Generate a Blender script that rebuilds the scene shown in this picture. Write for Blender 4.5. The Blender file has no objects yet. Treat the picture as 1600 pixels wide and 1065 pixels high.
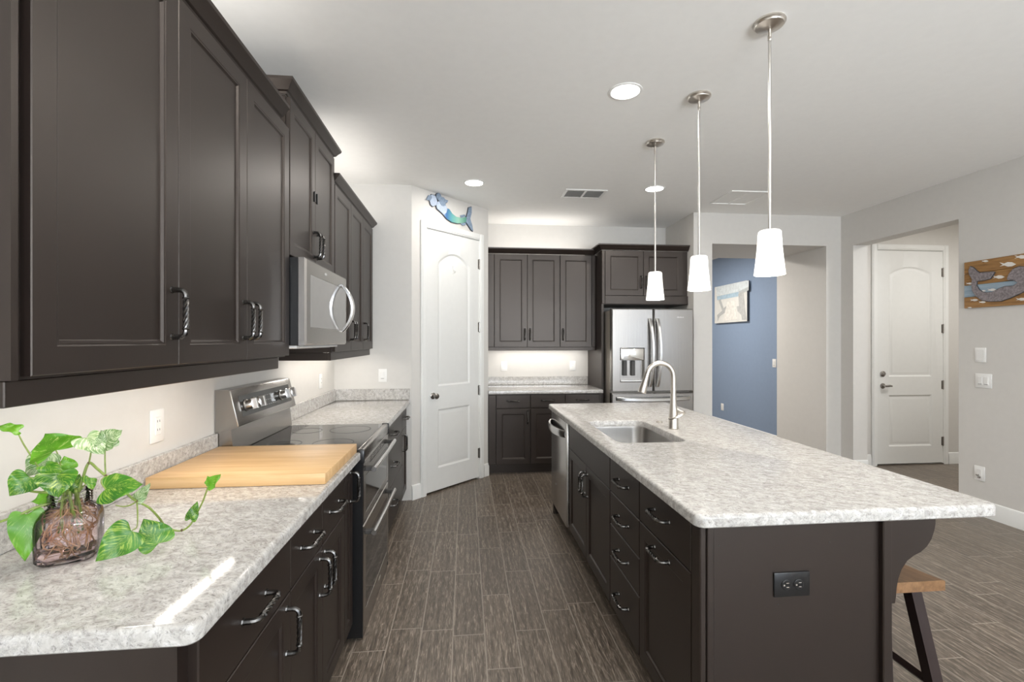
import bpy, bmesh, math, random
from math import pi, sin, cos, radians, atan2, hypot
from mathutils import Vector, Matrix, Euler
from mathutils.geometry import tessellate_polygon
random.seed(7)
S = bpy.context.scene
COL = S.collection

# ---------------------------------------------------------------- camera
FPX, CAMH = 740.0, 1.445
YAW = math.atan(73 / FPX)
cam_d = bpy.data.cameras.new('camera')
cam_d.sensor_width = 36.0
cam_d.lens = FPX / 1600 * 36.0
cam_d.clip_start = 0.02
cam = bpy.data.objects.new('camera', cam_d)
COL.objects.link(cam)
cam.location = (0, 0, CAMH)
cam.rotation_euler = (pi / 2, 0, -YAW)
S.camera = cam

# ---------------------------------------------------------------- world, view
S.view_settings.view_transform = 'Standard'
S.view_settings.look = 'None'
S.view_settings.gamma = 1.0
S.view_settings.use_curve_mapping = False
S.view_settings.exposure = 0.58
S.cycles.use_denoising = True
S.cycles.max_bounces = 10
S.cycles.diffuse_bounces = 6
S.cycles.transparent_max_bounces = 12
S.cycles.sample_clamp_indirect = 6.0
W = bpy.data.worlds.new('world')
S.world = W
W.use_nodes = True
wn = W.node_tree.nodes['Background']
wn.inputs[0].default_value = (0.72, 0.84, 1.0, 1)
wn.inputs[1].default_value = 2.0

def area_light(name, loc, rot, sx, sy, power, col=(1, 1, 1), shape='RECTANGLE', spread=pi):
    d = bpy.data.lights.new(name, 'AREA')
    d.shape = shape
    d.size = sx
    if shape in ('RECTANGLE', 'ELLIPSE'):
        d.size_y = sy
    d.energy = power
    d.color = col
    d.spread = spread
    o = bpy.data.objects.new(name, d)
    COL.objects.link(o)
    o.location = loc
    o.rotation_euler = rot
    return o

CEIL = 2.86
XL, XR = -1.165, 4.25
WARM = (1.0, 0.93, 0.84)
CAN = (1.0, 0.955, 0.90)
# added uplight just inside the glass doors, tilted up to brighten the ceiling
area_light('daylight_uplight', (1.9, -3.7, 1.25), (pi / 2 + 1.3, 0, 0), 3.1, 1.6, 360, (0.90, 0.95, 1.0))
# under-cabinet strips, cove strips on top of the cabinets
area_light('under_cabinet_light', (-.925, 1.61, 1.352), (0, 0, 0), 0.03, 1.0, 1.25, WARM)
area_light('under_cabinet_light', (-1.0, 3.68, 1.352), (0, 0, 0), 0.03, 1.1, 1.6, WARM)
area_light('under_cabinet_light', (0.88, 5.56, 1.352), (0, 0, 0), 1.1, 0.03, 1.7, CAN)
area_light('cabinet_top_light', (-.98, 1.6, 2.47), (pi, 0, 0), 0.2, 1.1, 1.5, CAN)
area_light('cabinet_top_light', (-.98, 3.68, 2.47), (pi, 0, 0), 0.2, 1.1, 1.7, CAN)
area_light('cabinet_top_light', (0.88, 5.52, 2.47), (pi, 0, 0), 1.1, 0.2, 1.9, CAN)
# rooms seen through the openings
area_light('hall_fill_light', (2.7, 6.9, 2.84), (0, 0, 0), 0.4, 0.4, 50, CAN)  # unseen lamp, added to brighten the blue wall and opening jamb
area_light('entry_ceiling_light', (5.3, 3.7, 2.84), (0, 0, 0), 0.4, 0.4, 22, (1, .98, .95))

# ---------------------------------------------------------------- helpers
def lin(r, g, b):
    f = lambda v: (v / 255 / 12.92) if v / 255 <= 0.04045 else ((v / 255 + 0.055) / 1.055) ** 2.4
    return (f(r), f(g), f(b), 1)

def ray_hit(px, py, p, n):
    """point of a plane seen at a pixel of the 1600x1065 photograph"""
    a, b = (px - 800) / FPX, -(py - 532.5) / FPX
    c, s = cos(YAW), sin(YAW)
    d = Vector((a * c + s, -a * s + c, b))
    o = Vector((0, 0, CAMH))
    t = (Vector(p) - o).dot(Vector(n)) / d.dot(Vector(n))
    return o + d * t

def at(px, py, Y):
    return ray_hit(px, py, (0, Y, 0), (0, 1, 0))

def frame(o, right):
    """local x = viewer's right along the face, y = into the thing, z = up"""
    r = Vector((right[0], right[1], 0)).normalized()
    into = Vector((0, 0, 1)).cross(r)
    m = Matrix.Identity(4)
    for i in range(3):
        m[i][0], m[i][1], m[i][2], m[i][3] = r[i], into[i], (0, 0, 1)[i], o[i]
    return m

class MB:
    def __init__(s, M=None):
        s.bm = bmesh.new()
        s.M = M or Matrix.Identity(4)

    def v(s, p):
        return s.bm.verts.new(s.M @ Vector(p))

    def box(s, x0, x1, y0, y1, z0, z1, bev=0.0, seg=1):
        t = bmesh.new()
        bmesh.ops.create_cube(t, size=1.0)
        for v in t.verts:
            v.co = Vector((x0 + (v.co.x + .5) * (x1 - x0), y0 + (v.co.y + .5) * (y1 - y0), z0 + (v.co.z + .5) * (z1 - z0)))
        if bev:
            bmesh.ops.bevel(t, geom=t.edges[:], offset=bev, segments=seg, affect='EDGES', profile=0.5)
        s.add(t)
        return s

    def add(s, t):
        m = {}
        for v in t.verts:
            m[v] = s.bm.verts.new(s.M @ v.co)
        for f in t.faces:
            try:
                s.bm.faces.new([m[v] for v in f.verts])
            except ValueError:
                pass
        t.free()

    def loops(s, rings, closed=True, cap0=True, cap1=True):
        vs = [[s.v(p) for p in r] for r in rings]
        n = len(vs[0])
        for a, b in zip(vs, vs[1:]):
            for i in range(n if closed else n - 1):
                j = (i + 1) % n
                s.bm.faces.new((a[i], a[j], b[j], b[i]))
        if cap0:
            s.bm.faces.new(list(reversed(vs[0])))
        if cap1:
            s.bm.faces.new(vs[-1])
        return s

    def tube(s, pts, r, n=8, cap=True, flat=1.0, up=None):
        pts = [Vector(p) for p in pts]
        rs = r if isinstance(r, (list, tuple)) else [r] * len(pts)
        rings = []
        prev = None
        for i, p in enumerate(pts):
            a = pts[max(0, i - 1)]
            b = pts[min(len(pts) - 1, i + 1)]
            t = (b - a).normalized()
            if prev is None:
                h = Vector(up) if up else (Vector((0, 0, 1)) if abs(t.z) < 0.9 else Vector((1, 0, 0)))
                u = (h - t * h.dot(t)).normalized()
            else:
                u = (prev - t * prev.dot(t)).normalized()
            prev = u
            w = t.cross(u)
            rings.append([p + u * (rs[i] * flat * cos(k * 2 * pi / n)) + w * (rs[i] * sin(k * 2 * pi / n)) for k in range(n)])
        return s.loops(rings, True, cap, cap)

    def lathe(s, prof, c=(0, 0, 0), n=24, cap0=True, cap1=True):
        rings = [[(c[0] + r * cos(2 * pi * k / n), c[1] + r * sin(2 * pi * k / n), c[2] + z) for k in range(n)] for r, z in prof]
        return s.loops(rings, True, cap0, cap1)

    def poly(s, pts, nv, th):
        """plate of thickness th grown from an outline along nv"""
        nv = Vector(nv)
        a = [s.v(p) for p in pts]
        b = [s.v(Vector(p) + nv * th) for p in pts]
        n = len(pts)
        for i in range(n):
            j = (i + 1) % n
            s.bm.faces.new((a[i], a[j], b[j], b[i]))
        for tri in tessellate_polygon([[Vector(p) for p in pts]]):
            for vs in (a, b):
                try:
                    s.bm.faces.new([vs[k] for k in tri])
                except ValueError:
                    pass
        return s

    def slab(s, w, h, t, panels=(), prof=((0, 0),), x0=0.0, z0=0.0, c=0.0025):
        """door leaf: local x0..x0+w, y -t..0; panels (px0,px1,pz0,pz1,arch) share px0,px1; prof = (inset, depth) steps"""
        yf = -t
        X0, X1, Z0, Z1 = x0, x0 + w, z0, z0 + h
        q = lambda pts: s.bm.faces.new([s.v(p) for p in pts])
        a, b, d, e = X0 + c, X1 - c, Z0 + c, Z1 - c
        # chamfer, sides, back
        o = [(X0, yf + c, Z0), (X1, yf + c, Z0), (X1, yf + c, Z1), (X0, yf + c, Z1)]
        i = [(a, yf, d), (b, yf, d), (b, yf, e), (a, yf, e)]
        k = [(X0, 0, Z0), (X1, 0, Z0), (X1, 0, Z1), (X0, 0, Z1)]
        for m in range(4):
            n = (m + 1) % 4
            xs = [(panels[0][1 - j] if m == 0 else panels[0][j]) for j in (0, 1)] if panels and m in (0, 2) else []
            q([o[m], o[n], i[n]] + [(x, yf, i[n][2]) for x in xs] + [i[m]])
            q((k[m], k[n], o[n], o[m]))
        q((k[3], k[2], k[1], k[0]))
        if not panels:
            q(i)
            return s
        p0, p1 = panels[0][0], panels[0][1]
        lv = [d]
        for p in panels:
            lv += [p[2], p[3] - p[4]]
        lv.append(e)
        q([(a, yf, d)] + [(p0, yf, z) for z in lv] + [(a, yf, e)])
        q([(b, yf, e)] + [(p1, yf, z) for z in reversed(lv)] + [(b, yf, d)])
        zprev = None
        for (pa, pb, pz0, pz1, arch) in panels:
            N = 14 if arch else 1
            def loop(ins, dep):
                L = [(pa + ins, yf + dep, pz0 + ins), (pb - ins, yf + dep, pz0 + ins)]
                for m in range(N + 1):
                    u = m / N
                    L.append((pb - ins - u * (pb - pa - 2 * ins), yf + dep, pz1 - ins - arch + arch * 4 * u * (1 - u)))
                return L
            if zprev is None:
                q(((p0, yf, d), (p1, yf, d), (p1, yf, pz0), (p0, yf, pz0)))
            else:
                for m in range(len(zprev) - 1):
                    A, B = zprev[m], zprev[m + 1]
                    q((B, A, (A[0], yf, pz0), (B[0], yf, pz0)))
            s.loops([loop(*p) for p in prof], True, False, True)
            zprev = loop(0, 0)[2:]
        for m in range(len(zprev) - 1):
            A, B = zprev[m], zprev[m + 1]
            q((B, A, (A[0], yf, e), (B[0], yf, e)))
        return s

    def build(s, name, mat, parent=None, org=None, ang=32, fix=True):
        if fix:
            bmesh.ops.remove_doubles(s.bm, verts=s.bm.verts[:], dist=1e-5)
            bmesh.ops.recalc_face_normals(s.bm, faces=s.bm.faces[:])
        me = bpy.data.meshes.new(name)
        base = WORG.get(parent.name, Vector()) if parent else (Vector(org) if org else Vector())
        for v in s.bm.verts:
            v.co -= base
        s.bm.to_mesh(me)
        s.bm.free()
        me.materials.append(mat)
        if ang:
            for p in me.polygons:
                p.use_smooth = True
            me.set_sharp_from_angle(angle=radians(ang))
        o = bpy.data.objects.new(name, me)
        COL.objects.link(o)
        if parent:
            o.parent = parent
            WORG[o.name] = base
        else:
            o.location = base
            WORG[o.name] = base
        return o

WORG = {}   # world origin that each object's local coordinates start from

def tag(o, label, cat, group=None):
    o['label'] = label
    o['category'] = cat
    if group:
        o['group'] = group
    return o

def thing(name, label, cat, loc, group=None):
    o = bpy.data.objects.new(name, None)
    COL.objects.link(o)
    o.empty_display_size = 0.05
    o.location = loc
    WORG[o.name] = Vector(loc)
    return tag(o, label, cat, group)

def struct(name, mb, mat, parent=None, ang=32):
    o = mb.build(name, mat, parent, ang=ang)
    if not parent:
        o['kind'] = 'structure'
    return o

# ---------------------------------------------------------------- materials
def nodes(name):
    m = bpy.data.materials.new(name)
    m.use_nodes = True
    nt = m.node_tree
    b = nt.nodes['Principled BSDF']
    return m, nt, b

def N(nt, kind, **kw):
    n = nt.nodes.new(kind)
    for k, v in kw.items():
        if k.startswith('i_'):
            n.inputs[k[2:].replace('_', ' ')].default_value = v
        elif k.startswith('n_'):
            n.inputs[int(k[2:])].default_value = v
        else:
            setattr(n, k, v)
    return n

def ramp(nt, stops, src):
    r = nt.nodes.new('ShaderNodeValToRGB')
    while len(r.color_ramp.elements) < len(stops):
        r.color_ramp.elements.new(0.5)
    for e, (p, c) in zip(r.color_ramp.elements, stops):
        e.position = p
        e.color = c
    nt.links.new(src, r.inputs[0])
    return r

def worldpos(nt, scale=(1, 1, 1), rot=(0, 0, 0)):
    g = nt.nodes.new('ShaderNodeNewGeometry')
    mp = nt.nodes.new('ShaderNodeMapping')
    mp.inputs['Scale'].default_value = scale
    mp.inputs['Rotation'].default_value = rot
    nt.links.new(g.outputs['Position'], mp.inputs[0])
    return mp.outputs[0]

def mix(nt, fac, a, b, blend='MIX'):
    m = nt.nodes.new('ShaderNodeMix')
    m.data_type = 'RGBA'
    m.blend_type = blend
    for sock, val in ((m.inputs[0], fac), (m.inputs[6], a), (m.inputs[7], b)):
        if hasattr(val, 'node'):
            nt.links.new(val, sock)
        else:
            sock.default_value = val
    return m.outputs[2]

def math_n(nt, op, a, b=None):
    m = nt.nodes.new('ShaderNodeMath')
    m.operation = op
    for sock, val in zip(m.inputs, (a, b)):
        if val is None:
            continue
        if hasattr(val, 'node'):
            nt.links.new(val, sock)
        else:
            sock.default_value = val
    return m.outputs[0]

def paint(name, col, rough=0.5, metal=0.0, var=0.0, scale=20.0, bump=0.0, bscale=200.0, spec=0.5, coat=0.0):
    m, nt, b = nodes(name)
    b.inputs['Roughness'].default_value = rough
    b.inputs['Metallic'].default_value = metal
    b.inputs['Specular IOR Level'].default_value = spec
    if coat:
        b.inputs['Coat Weight'].default_value = coat
        b.inputs['Coat Roughness'].default_value = 0.15
    pos = worldpos(nt)
    n = N(nt, 'ShaderNodeTexNoise', i_Scale=scale, i_Detail=3.0)
    nt.links.new(pos, n.inputs['Vector'])
    c0 = tuple(max(0, v * (1 - var)) for v in col[:3]) + (1,)
    c1 = tuple(min(1, v * (1 + var)) for v in col[:3]) + (1,)
    r = ramp(nt, [(0.3, c0), (0.7, c1)], n.outputs['Fac'])
    nt.links.new(r.outputs[0], b.inputs['Base Color'])
    if bump:
        n2 = N(nt, 'ShaderNodeTexNoise', i_Scale=bscale, i_Detail=2.0)
        nt.links.new(pos, n2.inputs['Vector'])
        bp = N(nt, 'ShaderNodeBump', i_Strength=bump, i_Distance=0.002)
        nt.links.new(n2.outputs['Fac'], bp.inputs['Height'])
        nt.links.new(bp.outputs[0], b.inputs['Normal'])
    return m

def brushed(name, col, rough=0.28, stretch=(3, 3, 300), var=0.06):
    m, nt, b = nodes(name)
    b.inputs['Metallic'].default_value = 1.0
    pos = worldpos(nt, stretch)
    n = N(nt, 'ShaderNodeTexNoise', i_Scale=1.0, i_Detail=4.0)
    nt.links.new(pos, n.inputs['Vector'])
    var *= .4
    c0 = tuple(v * (1 - var) for v in col[:3]) + (1,)
    c1 = tuple(min(1, v * (1 + var)) for v in col[:3]) + (1,)
    r = ramp(nt, [(0.3, c0), (0.7, c1)], n.outputs['Fac'])
    nt.links.new(r.outputs[0], b.inputs['Base Color'])
    rr = ramp(nt, [(0.3, (rough * .99,) * 3 + (1,)), (0.7, (rough * 1.01,) * 3 + (1,))], n.outputs['Fac'])
    nt.links.new(rr.outputs[0], b.inputs['Roughness'])
    return m

def emit(name, col, strength, base=(0.8, 0.8, 0.8, 1)):
    m, nt, b = nodes(name)
    b.inputs['Base Color'].default_value = base
    b.inputs['Emission Color'].default_value = col
    b.inputs['Emission Strength'].default_value = strength
    return m

def quartz_mat(rough=0.085):
    m, nt, b = nodes('speckled_quartz')
    pos = worldpos(nt, (1, 1, 1), (0, 0, 0.5))
    warp = N(nt, 'ShaderNodeTexNoise', i_Scale=16.0, i_Detail=3.0)
    nt.links.new(pos, warp.inputs['Vector'])
    vm = nt.nodes.new('ShaderNodeVectorMath')
    vm.operation = 'MULTIPLY_ADD'
    nt.links.new(warp.outputs['Color'], vm.inputs[0])
    vm.inputs[1].default_value = (0.06, 0.06, 0.06)
    nt.links.new(pos, vm.inputs[2])
    st = N(nt, 'ShaderNodeMapping')
    st.inputs['Scale'].default_value = (1.0, 1.7, 1.4)
    nt.links.new(vm.outputs[0], st.inputs[0])
    n1 = N(nt, 'ShaderNodeTexNoise', i_Scale=30.0, i_Detail=5.0, i_Roughness=0.7)
    n2 = N(nt, 'ShaderNodeTexNoise', i_Scale=95.0, i_Detail=5.0, i_Roughness=0.7)
    n3 = N(nt, 'ShaderNodeTexNoise', i_Scale=40.0, i_Detail=3.0, i_Roughness=0.6)
    for n in (n1, n2, n3):
        nt.links.new(st.outputs[0], n.inputs['Vector'])
    base = ramp(nt, [(0.30, lin(156, 151, 146)), (0.5, lin(189, 186, 181)), (0.68, lin(208, 206, 203))], n1.outputs['Fac'])
    r2 = ramp(nt, [(0.36, (1, 1, 1, 1)), (0.46, (0, 0, 0, 1))], n2.outputs['Fac'])
    f2 = math_n(nt, 'MULTIPLY', r2.outputs[0], 0.75)
    c = mix(nt, f2, base.outputs[0], lin(122, 118, 115))
    vein = math_n(nt, 'ABSOLUTE', math_n(nt, 'SUBTRACT', n2.outputs['Fac'], 0.5))
    r3 = ramp(nt, [(0.0, (1, 1, 1, 1)), (0.025, (0, 0, 0, 1))], vein)
    gate = ramp(nt, [(0.45, (0, 0, 0, 1)), (0.62, (1, 1, 1, 1))], n3.outputs['Fac'])
    f3 = math_n(nt, 'MULTIPLY', math_n(nt, 'MULTIPLY', r3.outputs[0], gate.outputs[0]), 0.85)
    c = mix(nt, f3, c, lin(92, 92, 98))
    nt.links.new(c, b.inputs['Base Color'])
    b.inputs['Roughness'].default_value = rough
    b.inputs['Specular IOR Level'].default_value = 0.38
    return m

def plank_mat():
    """wood-look porcelain planks 0.155 x 0.61 m laid along Y with thin grout"""
    m, nt, b = nodes('wood_look_tile')
    g = nt.nodes.new('ShaderNodeNewGeometry')
    sx = nt.nodes.new('ShaderNodeSeparateXYZ')
    nt.links.new(g.outputs['Position'], sx.inputs[0])
    PW, PL = 0.155, 0.61
    u = math_n(nt, 'DIVIDE', math_n(nt, 'SUBTRACT', sx.outputs[0], 0.095), PW)
    col = math_n(nt, 'FLOOR', u)
    wn1 = N(nt, 'ShaderNodeTexWhiteNoise', noise_dimensions='1D')
    nt.links.new(col, wn1.inputs['W'])
    vv = math_n(nt, 'ADD', math_n(nt, 'DIVIDE', sx.outputs[1], PL), wn1.outputs['Value'])
    row = math_n(nt, 'FLOOR', vv)
    fu = math_n(nt, 'SUBTRACT', u, col)
    fv = math_n(nt, 'SUBTRACT', vv, row)
    du = math_n(nt, 'MULTIPLY', math_n(nt, 'MINIMUM', fu, math_n(nt, 'SUBTRACT', 1.0, fu)), PW)
    dv = math_n(nt, 'MULTIPLY', math_n(nt, 'MINIMUM', fv, math_n(nt, 'SUBTRACT', 1.0, fv)), PL)
    d = math_n(nt, 'MINIMUM', du, dv)
    grout = ramp(nt, [(0.0015, (1, 1, 1, 1)), (0.0030, (0, 0, 0, 1))], d)
    cid = nt.nodes.new('ShaderNodeCombineXYZ')
    nt.links.new(col, cid.inputs[0])
    nt.links.new(row, cid.inputs[1])
    wn2 = N(nt, 'ShaderNodeTexWhiteNoise', noise_dimensions='2D')
    nt.links.new(cid.outputs[0], wn2.inputs['Vector'])
    off = nt.nodes.new('ShaderNodeVectorMath')
    off.operation = 'MULTIPLY_ADD'
    nt.links.new(wn2.outputs['Color'], off.inputs[0])
    off.inputs[1].default_value = (20, 20, 20)
    nt.links.new(g.outputs['Position'], off.inputs[2])
    mp = N(nt, 'ShaderNodeMapping')
    mp.inputs['Scale'].default_value = (1.0, 0.10, 1.0)
    nt.links.new(off.outputs[0], mp.inputs[0])
    n1 = N(nt, 'ShaderNodeTexNoise', i_Scale=120.0, i_Detail=4.0, i_Roughness=0.6, i_Distortion=1.2)
    mp2 = N(nt, 'ShaderNodeMapping')
    mp2.inputs['Scale'].default_value = (1.0, 0.16, 1.0)
    nt.links.new(off.outputs[0], mp2.inputs[0])
    n2 = N(nt, 'ShaderNodeTexWave', wave_type='BANDS', bands_direction='X', i_Scale=9.0, i_Distortion=9.0, i_Detail=2.0)
    n2.inputs['Detail Scale'].default_value = 0.9
    nt.links.new(mp.outputs[0], n1.inputs['Vector'])
    nt.links.new(mp2.outputs[0], n2.inputs['Vector'])
    r1 = ramp(nt, [(0.28, lin(74, 64, 55)), (0.52, lin(108, 97, 86)), (0.74, lin(166, 153, 138))], n1.outputs['Fac'])
    c = mix(nt, 0.16, r1.outputs[0], n2.outputs['Color'], 'OVERLAY')
    tone = ramp(nt, [(0.0, (0.86, 0.86, 0.86, 1)), (1.0, (1.08, 1.08, 1.08, 1))], wn2.outputs['Value'])
    c = mix(nt, 1.0, c, tone.outputs[0], 'MULTIPLY')
    c = mix(nt, grout.outputs[0], c, lin(160, 150, 138))
    nt.links.new(c, b.inputs['Base Color'])
    rr = ramp(nt, [(0.3, (0.30, 0.30, 0.30, 1)), (0.7, (0.42, 0.42, 0.42, 1))], n1.outputs['Fac'])
    nt.links.new(rr.outputs[0], b.inputs['Roughness'])
    bp = N(nt, 'ShaderNodeBump', i_Strength=0.25, i_Distance=0.001)
    hgt = math_n(nt, 'SUBTRACT', n1.outputs['Fac'], grout.outputs[0])
    nt.links.new(hgt, bp.inputs['Height'])
    nt.links.new(bp.outputs[0], b.inputs['Normal'])
    return m

def wood_mat(name, a, bcol, along='X', strip=0.0, rough=0.45, scale=40.0):
    m, nt, b = nodes(name)
    sc = {'X': (0.08, 1, 1), 'Y': (1, 0.08, 1), 'Z': (1, 1, 0.08)}[along]
    pos = worldpos(nt, sc)
    n = N(nt, 'ShaderNodeTexNoise', i_Scale=scale, i_Detail=5.0, i_Roughness=0.6, i_Distortion=0.4)
    nt.links.new(pos, n.inputs['Vector'])
    r = ramp(nt, [(0.3, a), (0.72, bcol)], n.outputs['Fac'])
    c = r.outputs[0]
    if strip:
        g = nt.nodes.new('ShaderNodeNewGeometry')
        sx = nt.nodes.new('ShaderNodeSeparateXYZ')
        nt.links.new(g.outputs['Position'], sx.inputs[0])
        idx = 1 if along == 'X' else 0
        k = math_n(nt, 'FLOOR', math_n(nt, 'DIVIDE', sx.outputs[idx], strip))
        w1 = N(nt, 'ShaderNodeTexWhiteNoise', noise_dimensions='1D')
        nt.links.new(k, w1.inputs['W'])
        tone = ramp(nt, [(0.0, (0.92, 0.89, 0.85, 1)), (1.0, (1.05, 1.05, 1.05, 1))], w1.outputs['Value'])
        c = mix(nt, 1.0, c, tone.outputs[0], 'MULTIPLY')
    nt.links.new(c, b.inputs['Base Color'])
    b.inputs['Roughness'].default_value = rough
    return m

def leaf_mat(name, dark, light, pale, amount):
    m, nt, b = nodes(name)
    tc = nt.nodes.new('ShaderNodeTexCoord')
    mp = N(nt, 'ShaderNodeMapping')
    mp.inputs['Scale'].default_value = (1.6, 7.5, 1)
    nt.links.new(tc.outputs['UV'], mp.inputs[0])
    n = N(nt, 'ShaderNodeTexNoise', i_Scale=1.9, i_Detail=5.0, i_Roughness=0.75, i_Distortion=0.7)
    nt.links.new(mp.outputs[0], n.inputs['Vector'])
    n2 = N(nt, 'ShaderNodeTexNoise', i_Scale=14.0, i_Detail=2.0)
    nt.links.new(tc.outputs['Object'], n2.inputs['Vector'])
    r2 = ramp(nt, [(0.35, dark), (0.65, light)], n2.outputs['Fac'])
    r = ramp(nt, [(1 - amount - 0.03, (0, 0, 0, 1)), (1 - amount + 0.05, (1, 1, 1, 1))], n.outputs['Fac'])
    c = mix(nt, r.outputs[0], r2.outputs[0], pale)
    nt.links.new(c, b.inputs['Base Color'])
    b.inputs['Roughness'].default_value = 0.32
    tr = N(nt, 'ShaderNodeBsdfTranslucent')
    nt.links.new(c, tr.inputs[0])
    ms = N(nt, 'ShaderNodeMixShader')
    ms.inputs[0].default_value = 0.3
    out = nt.nodes['Material Output']
    nt.links.new(b.outputs[0], ms.inputs[1])
    nt.links.new(tr.outputs[0], ms.inputs[2])
    nt.links.new(ms.outputs[0], out.inputs[0])
    return m

def clear_mat(name, tint, gloss=0.06, ior=1.45):
    """thin clear glass or water: tinted see-through with a fresnel sheen"""
    m, nt, b = nodes(name)
    tr = N(nt, 'ShaderNodeBsdfTransparent')
    n = N(nt, 'ShaderNodeTexNoise', i_Scale=30.0)
    nt.links.new(worldpos(nt), n.inputs['Vector'])
    r = ramp(nt, [(0.35, tint), (0.7, tuple(min(1, v * 1.12) for v in tint[:3]) + (1,))], n.outputs['Fac'])
    nt.links.new(r.outputs[0], tr.inputs[0])
    gl = N(nt, 'ShaderNodeBsdfGlossy')
    gl.inputs['Roughness'].default_value = gloss
    fr = N(nt, 'ShaderNodeFresnel')
    fr.inputs['IOR'].default_value = ior
    ms = N(nt, 'ShaderNodeMixShader')
    nt.links.new(fr.outputs[0], ms.inputs[0])
    nt.links.new(tr.outputs[0], ms.inputs[1])
    nt.links.new(gl.outputs[0], ms.inputs[2])
    nt.links.new(ms.outputs[0], nt.nodes['Material Output'].inputs[0])
    return m

def tail_mat():
    """painted tail going from blue at the waist to green at the fin"""
    m, nt, b = nodes('painted_tail')
    tc = nt.nodes.new('ShaderNodeTexCoord')
    sx = nt.nodes.new('ShaderNodeSeparateXYZ')
    nt.links.new(tc.outputs['Generated'], sx.inputs[0])
    r = ramp(nt, [(0.0, lin(150, 172, 200)), (0.14, lin(58, 104, 158)), (0.38, lin(98, 160, 160)), (0.62, lin(140, 185, 165)), (1.0, lin(70, 135, 118))], sx.outputs[0])
    nt.links.new(r.outputs[0], b.inputs['Base Color'])
    b.inputs['Roughness'].default_value = 0.4
    return m

M_WALL = paint('wall_paint', lin(208, 205, 200), 0.75, var=0.012, bump=0.06, bscale=160)
M_CEIL = paint('ceiling_paint', lin(243, 242, 239), 0.85, var=0.01, bump=0.05, bscale=120)
M_BLUE = paint('blue_wall_paint', lin(132, 149, 173), 0.7, var=0.015)
M_TRIM = paint('white_trim_paint', lin(228, 228, 225), 0.38, var=0.01)
M_DOOR = paint('white_door_paint', lin(224, 224, 221), 0.40, var=0.01)
M_CAB = paint('espresso_cabinet', lin(28, 20, 17), 0.40, var=0.07, scale=6, spec=0.75)
M_CAB.node_tree.nodes['Principled BSDF'].inputs['Specular Tint'].default_value = (1.0, 0.90, 0.82, 1)
M_CABIN = paint('cabinet_inside', lin(150, 118, 92), 0.5, var=0.05)
M_TOE = paint('dark_toe_kick', lin(38, 32, 29), 0.5, var=0.05)
M_STONE = quartz_mat()
M_STONEI = quartz_mat(0.26)
M_FLOOR = plank_mat()
M_STEEL = brushed('stainless_steel', (0.50, 0.48, 0.46), 0.26, (30, 30, 500), 0.03)
M_STEELH = brushed('satin_steel', (0.66, 0.65, 0.64), 0.22, (40, 40, 40), 0.04)
M_STEELD = brushed('dark_stainless', (0.36, 0.34, 0.32), 0.27, (30, 30, 500), 0.03)
M_STEELF = brushed('fridge_stainless', (0.34, 0.325, 0.31), 0.25, (120, 120, 2), 0.12)
M_NICKEL = brushed('brushed_nickel', (0.66, 0.62, 0.57), 0.28, (60, 60, 60), 0.05)
M_PEWTER = brushed('aged_pewter', (0.13, 0.125, 0.12), 0.27, (90, 90, 90), 0.25)
M_BLACK = paint('black_enamel', lin(24, 24, 25), 0.3, var=0.03)
M_BLKGLASS = paint('black_glass', (0.012, 0.012, 0.013, 1), 0.05, var=0.02)
M_GREYGLASS = paint('mirror_grey_glass', (0.20, 0.19, 0.18, 1), 0.06, var=0.02, spec=1.0)
M_PLATE = paint('white_plate', lin(232, 231, 228), 0.35, var=0.01)
M_SLOT = paint('dark_slot', lin(60, 58, 56), 0.5, var=0.02)
M_CHROME = brushed('chrome', (0.80, 0.79, 0.77), 0.08, (20, 20, 20), 0.02)
M_BOARD = wood_mat('maple_block', lin(202, 162, 112), lin(226, 192, 146), 'X', 0.05, 0.42, 30)
M_SEAT = wood_mat('stool_wood', lin(112, 82, 54), lin(150, 114, 80), 'Y', 0.06, 0.5, 40)
M_STOOL = paint('stool_dark_metal', lin(44, 32, 30), 0.4, var=0.08)
M_VENTDK = paint('vent_grey', lin(176, 174, 170), 0.8, var=0.02)
M_KNOB = paint('satin_knob', (0.62, 0.60, 0.58, 1), .32, 1.0, .01)
M_DISP = paint('display_glass', (0.045, 0.043, 0.04, 1), .08, var=.02)
M_RODS = paint('satin_rod', (0.62, 0.60, 0.57, 1), .3, 1.0, .01)
M_LENS = emit('lamp_lens', (1.0, 0.96, 0.91, 1), 9.0)
M_SHADE = emit('opal_glass', (1.0, 0.955, 0.88, 1), 0.85, (0.9, 0.9, 0.88, 1))
M_LED = emit('led_bar', (1.0, 0.95, 0.88, 1), 6.0)

# ---------------------------------------------------------------- room shell
def wallbox(name, boxes, mat=None):
    mb = MB()
    for b in boxes:
        mb.box(*b)
    return struct(name, mb, mat or M_WALL, ang=0)

wallbox('floor', [(-1.3, 6.75, -4.2, 9.75, -0.10, 0.0)], M_FLOOR)
wallbox('ceiling', [(-1.3, 6.75, -4.2, 9.75, CEIL, CEIL + 0.1)], M_CEIL)
wallbox('wall_left', [(XL - .12, XL, -4.1, 5.84, 0, CEIL)])
wallbox('wall_end', [(XL, -.485, 4.37, 4.49, 0, CEIL)])
DA = Vector((-.485, 4.37, 0))
DL = 1.0324
FD = frame(DA, (1, 1))
mb = MB(FD)
for b in ((0, .158, 0, .12, 0, CEIL), (.892, DL, 0, .12, 0, CEIL), (.158, .892, 0, .12, 2.505, CEIL)):
    mb.box(*b)
struct('wall_diagonal', mb, M_WALL, ang=0)
wallbox('wall_pantry_side', [(.125, .245, 5.10, 5.72, 0, CEIL)])
wallbox('wall_back', [(XL, 2.62, 5.72, 5.84, 0, CEIL)])
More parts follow.
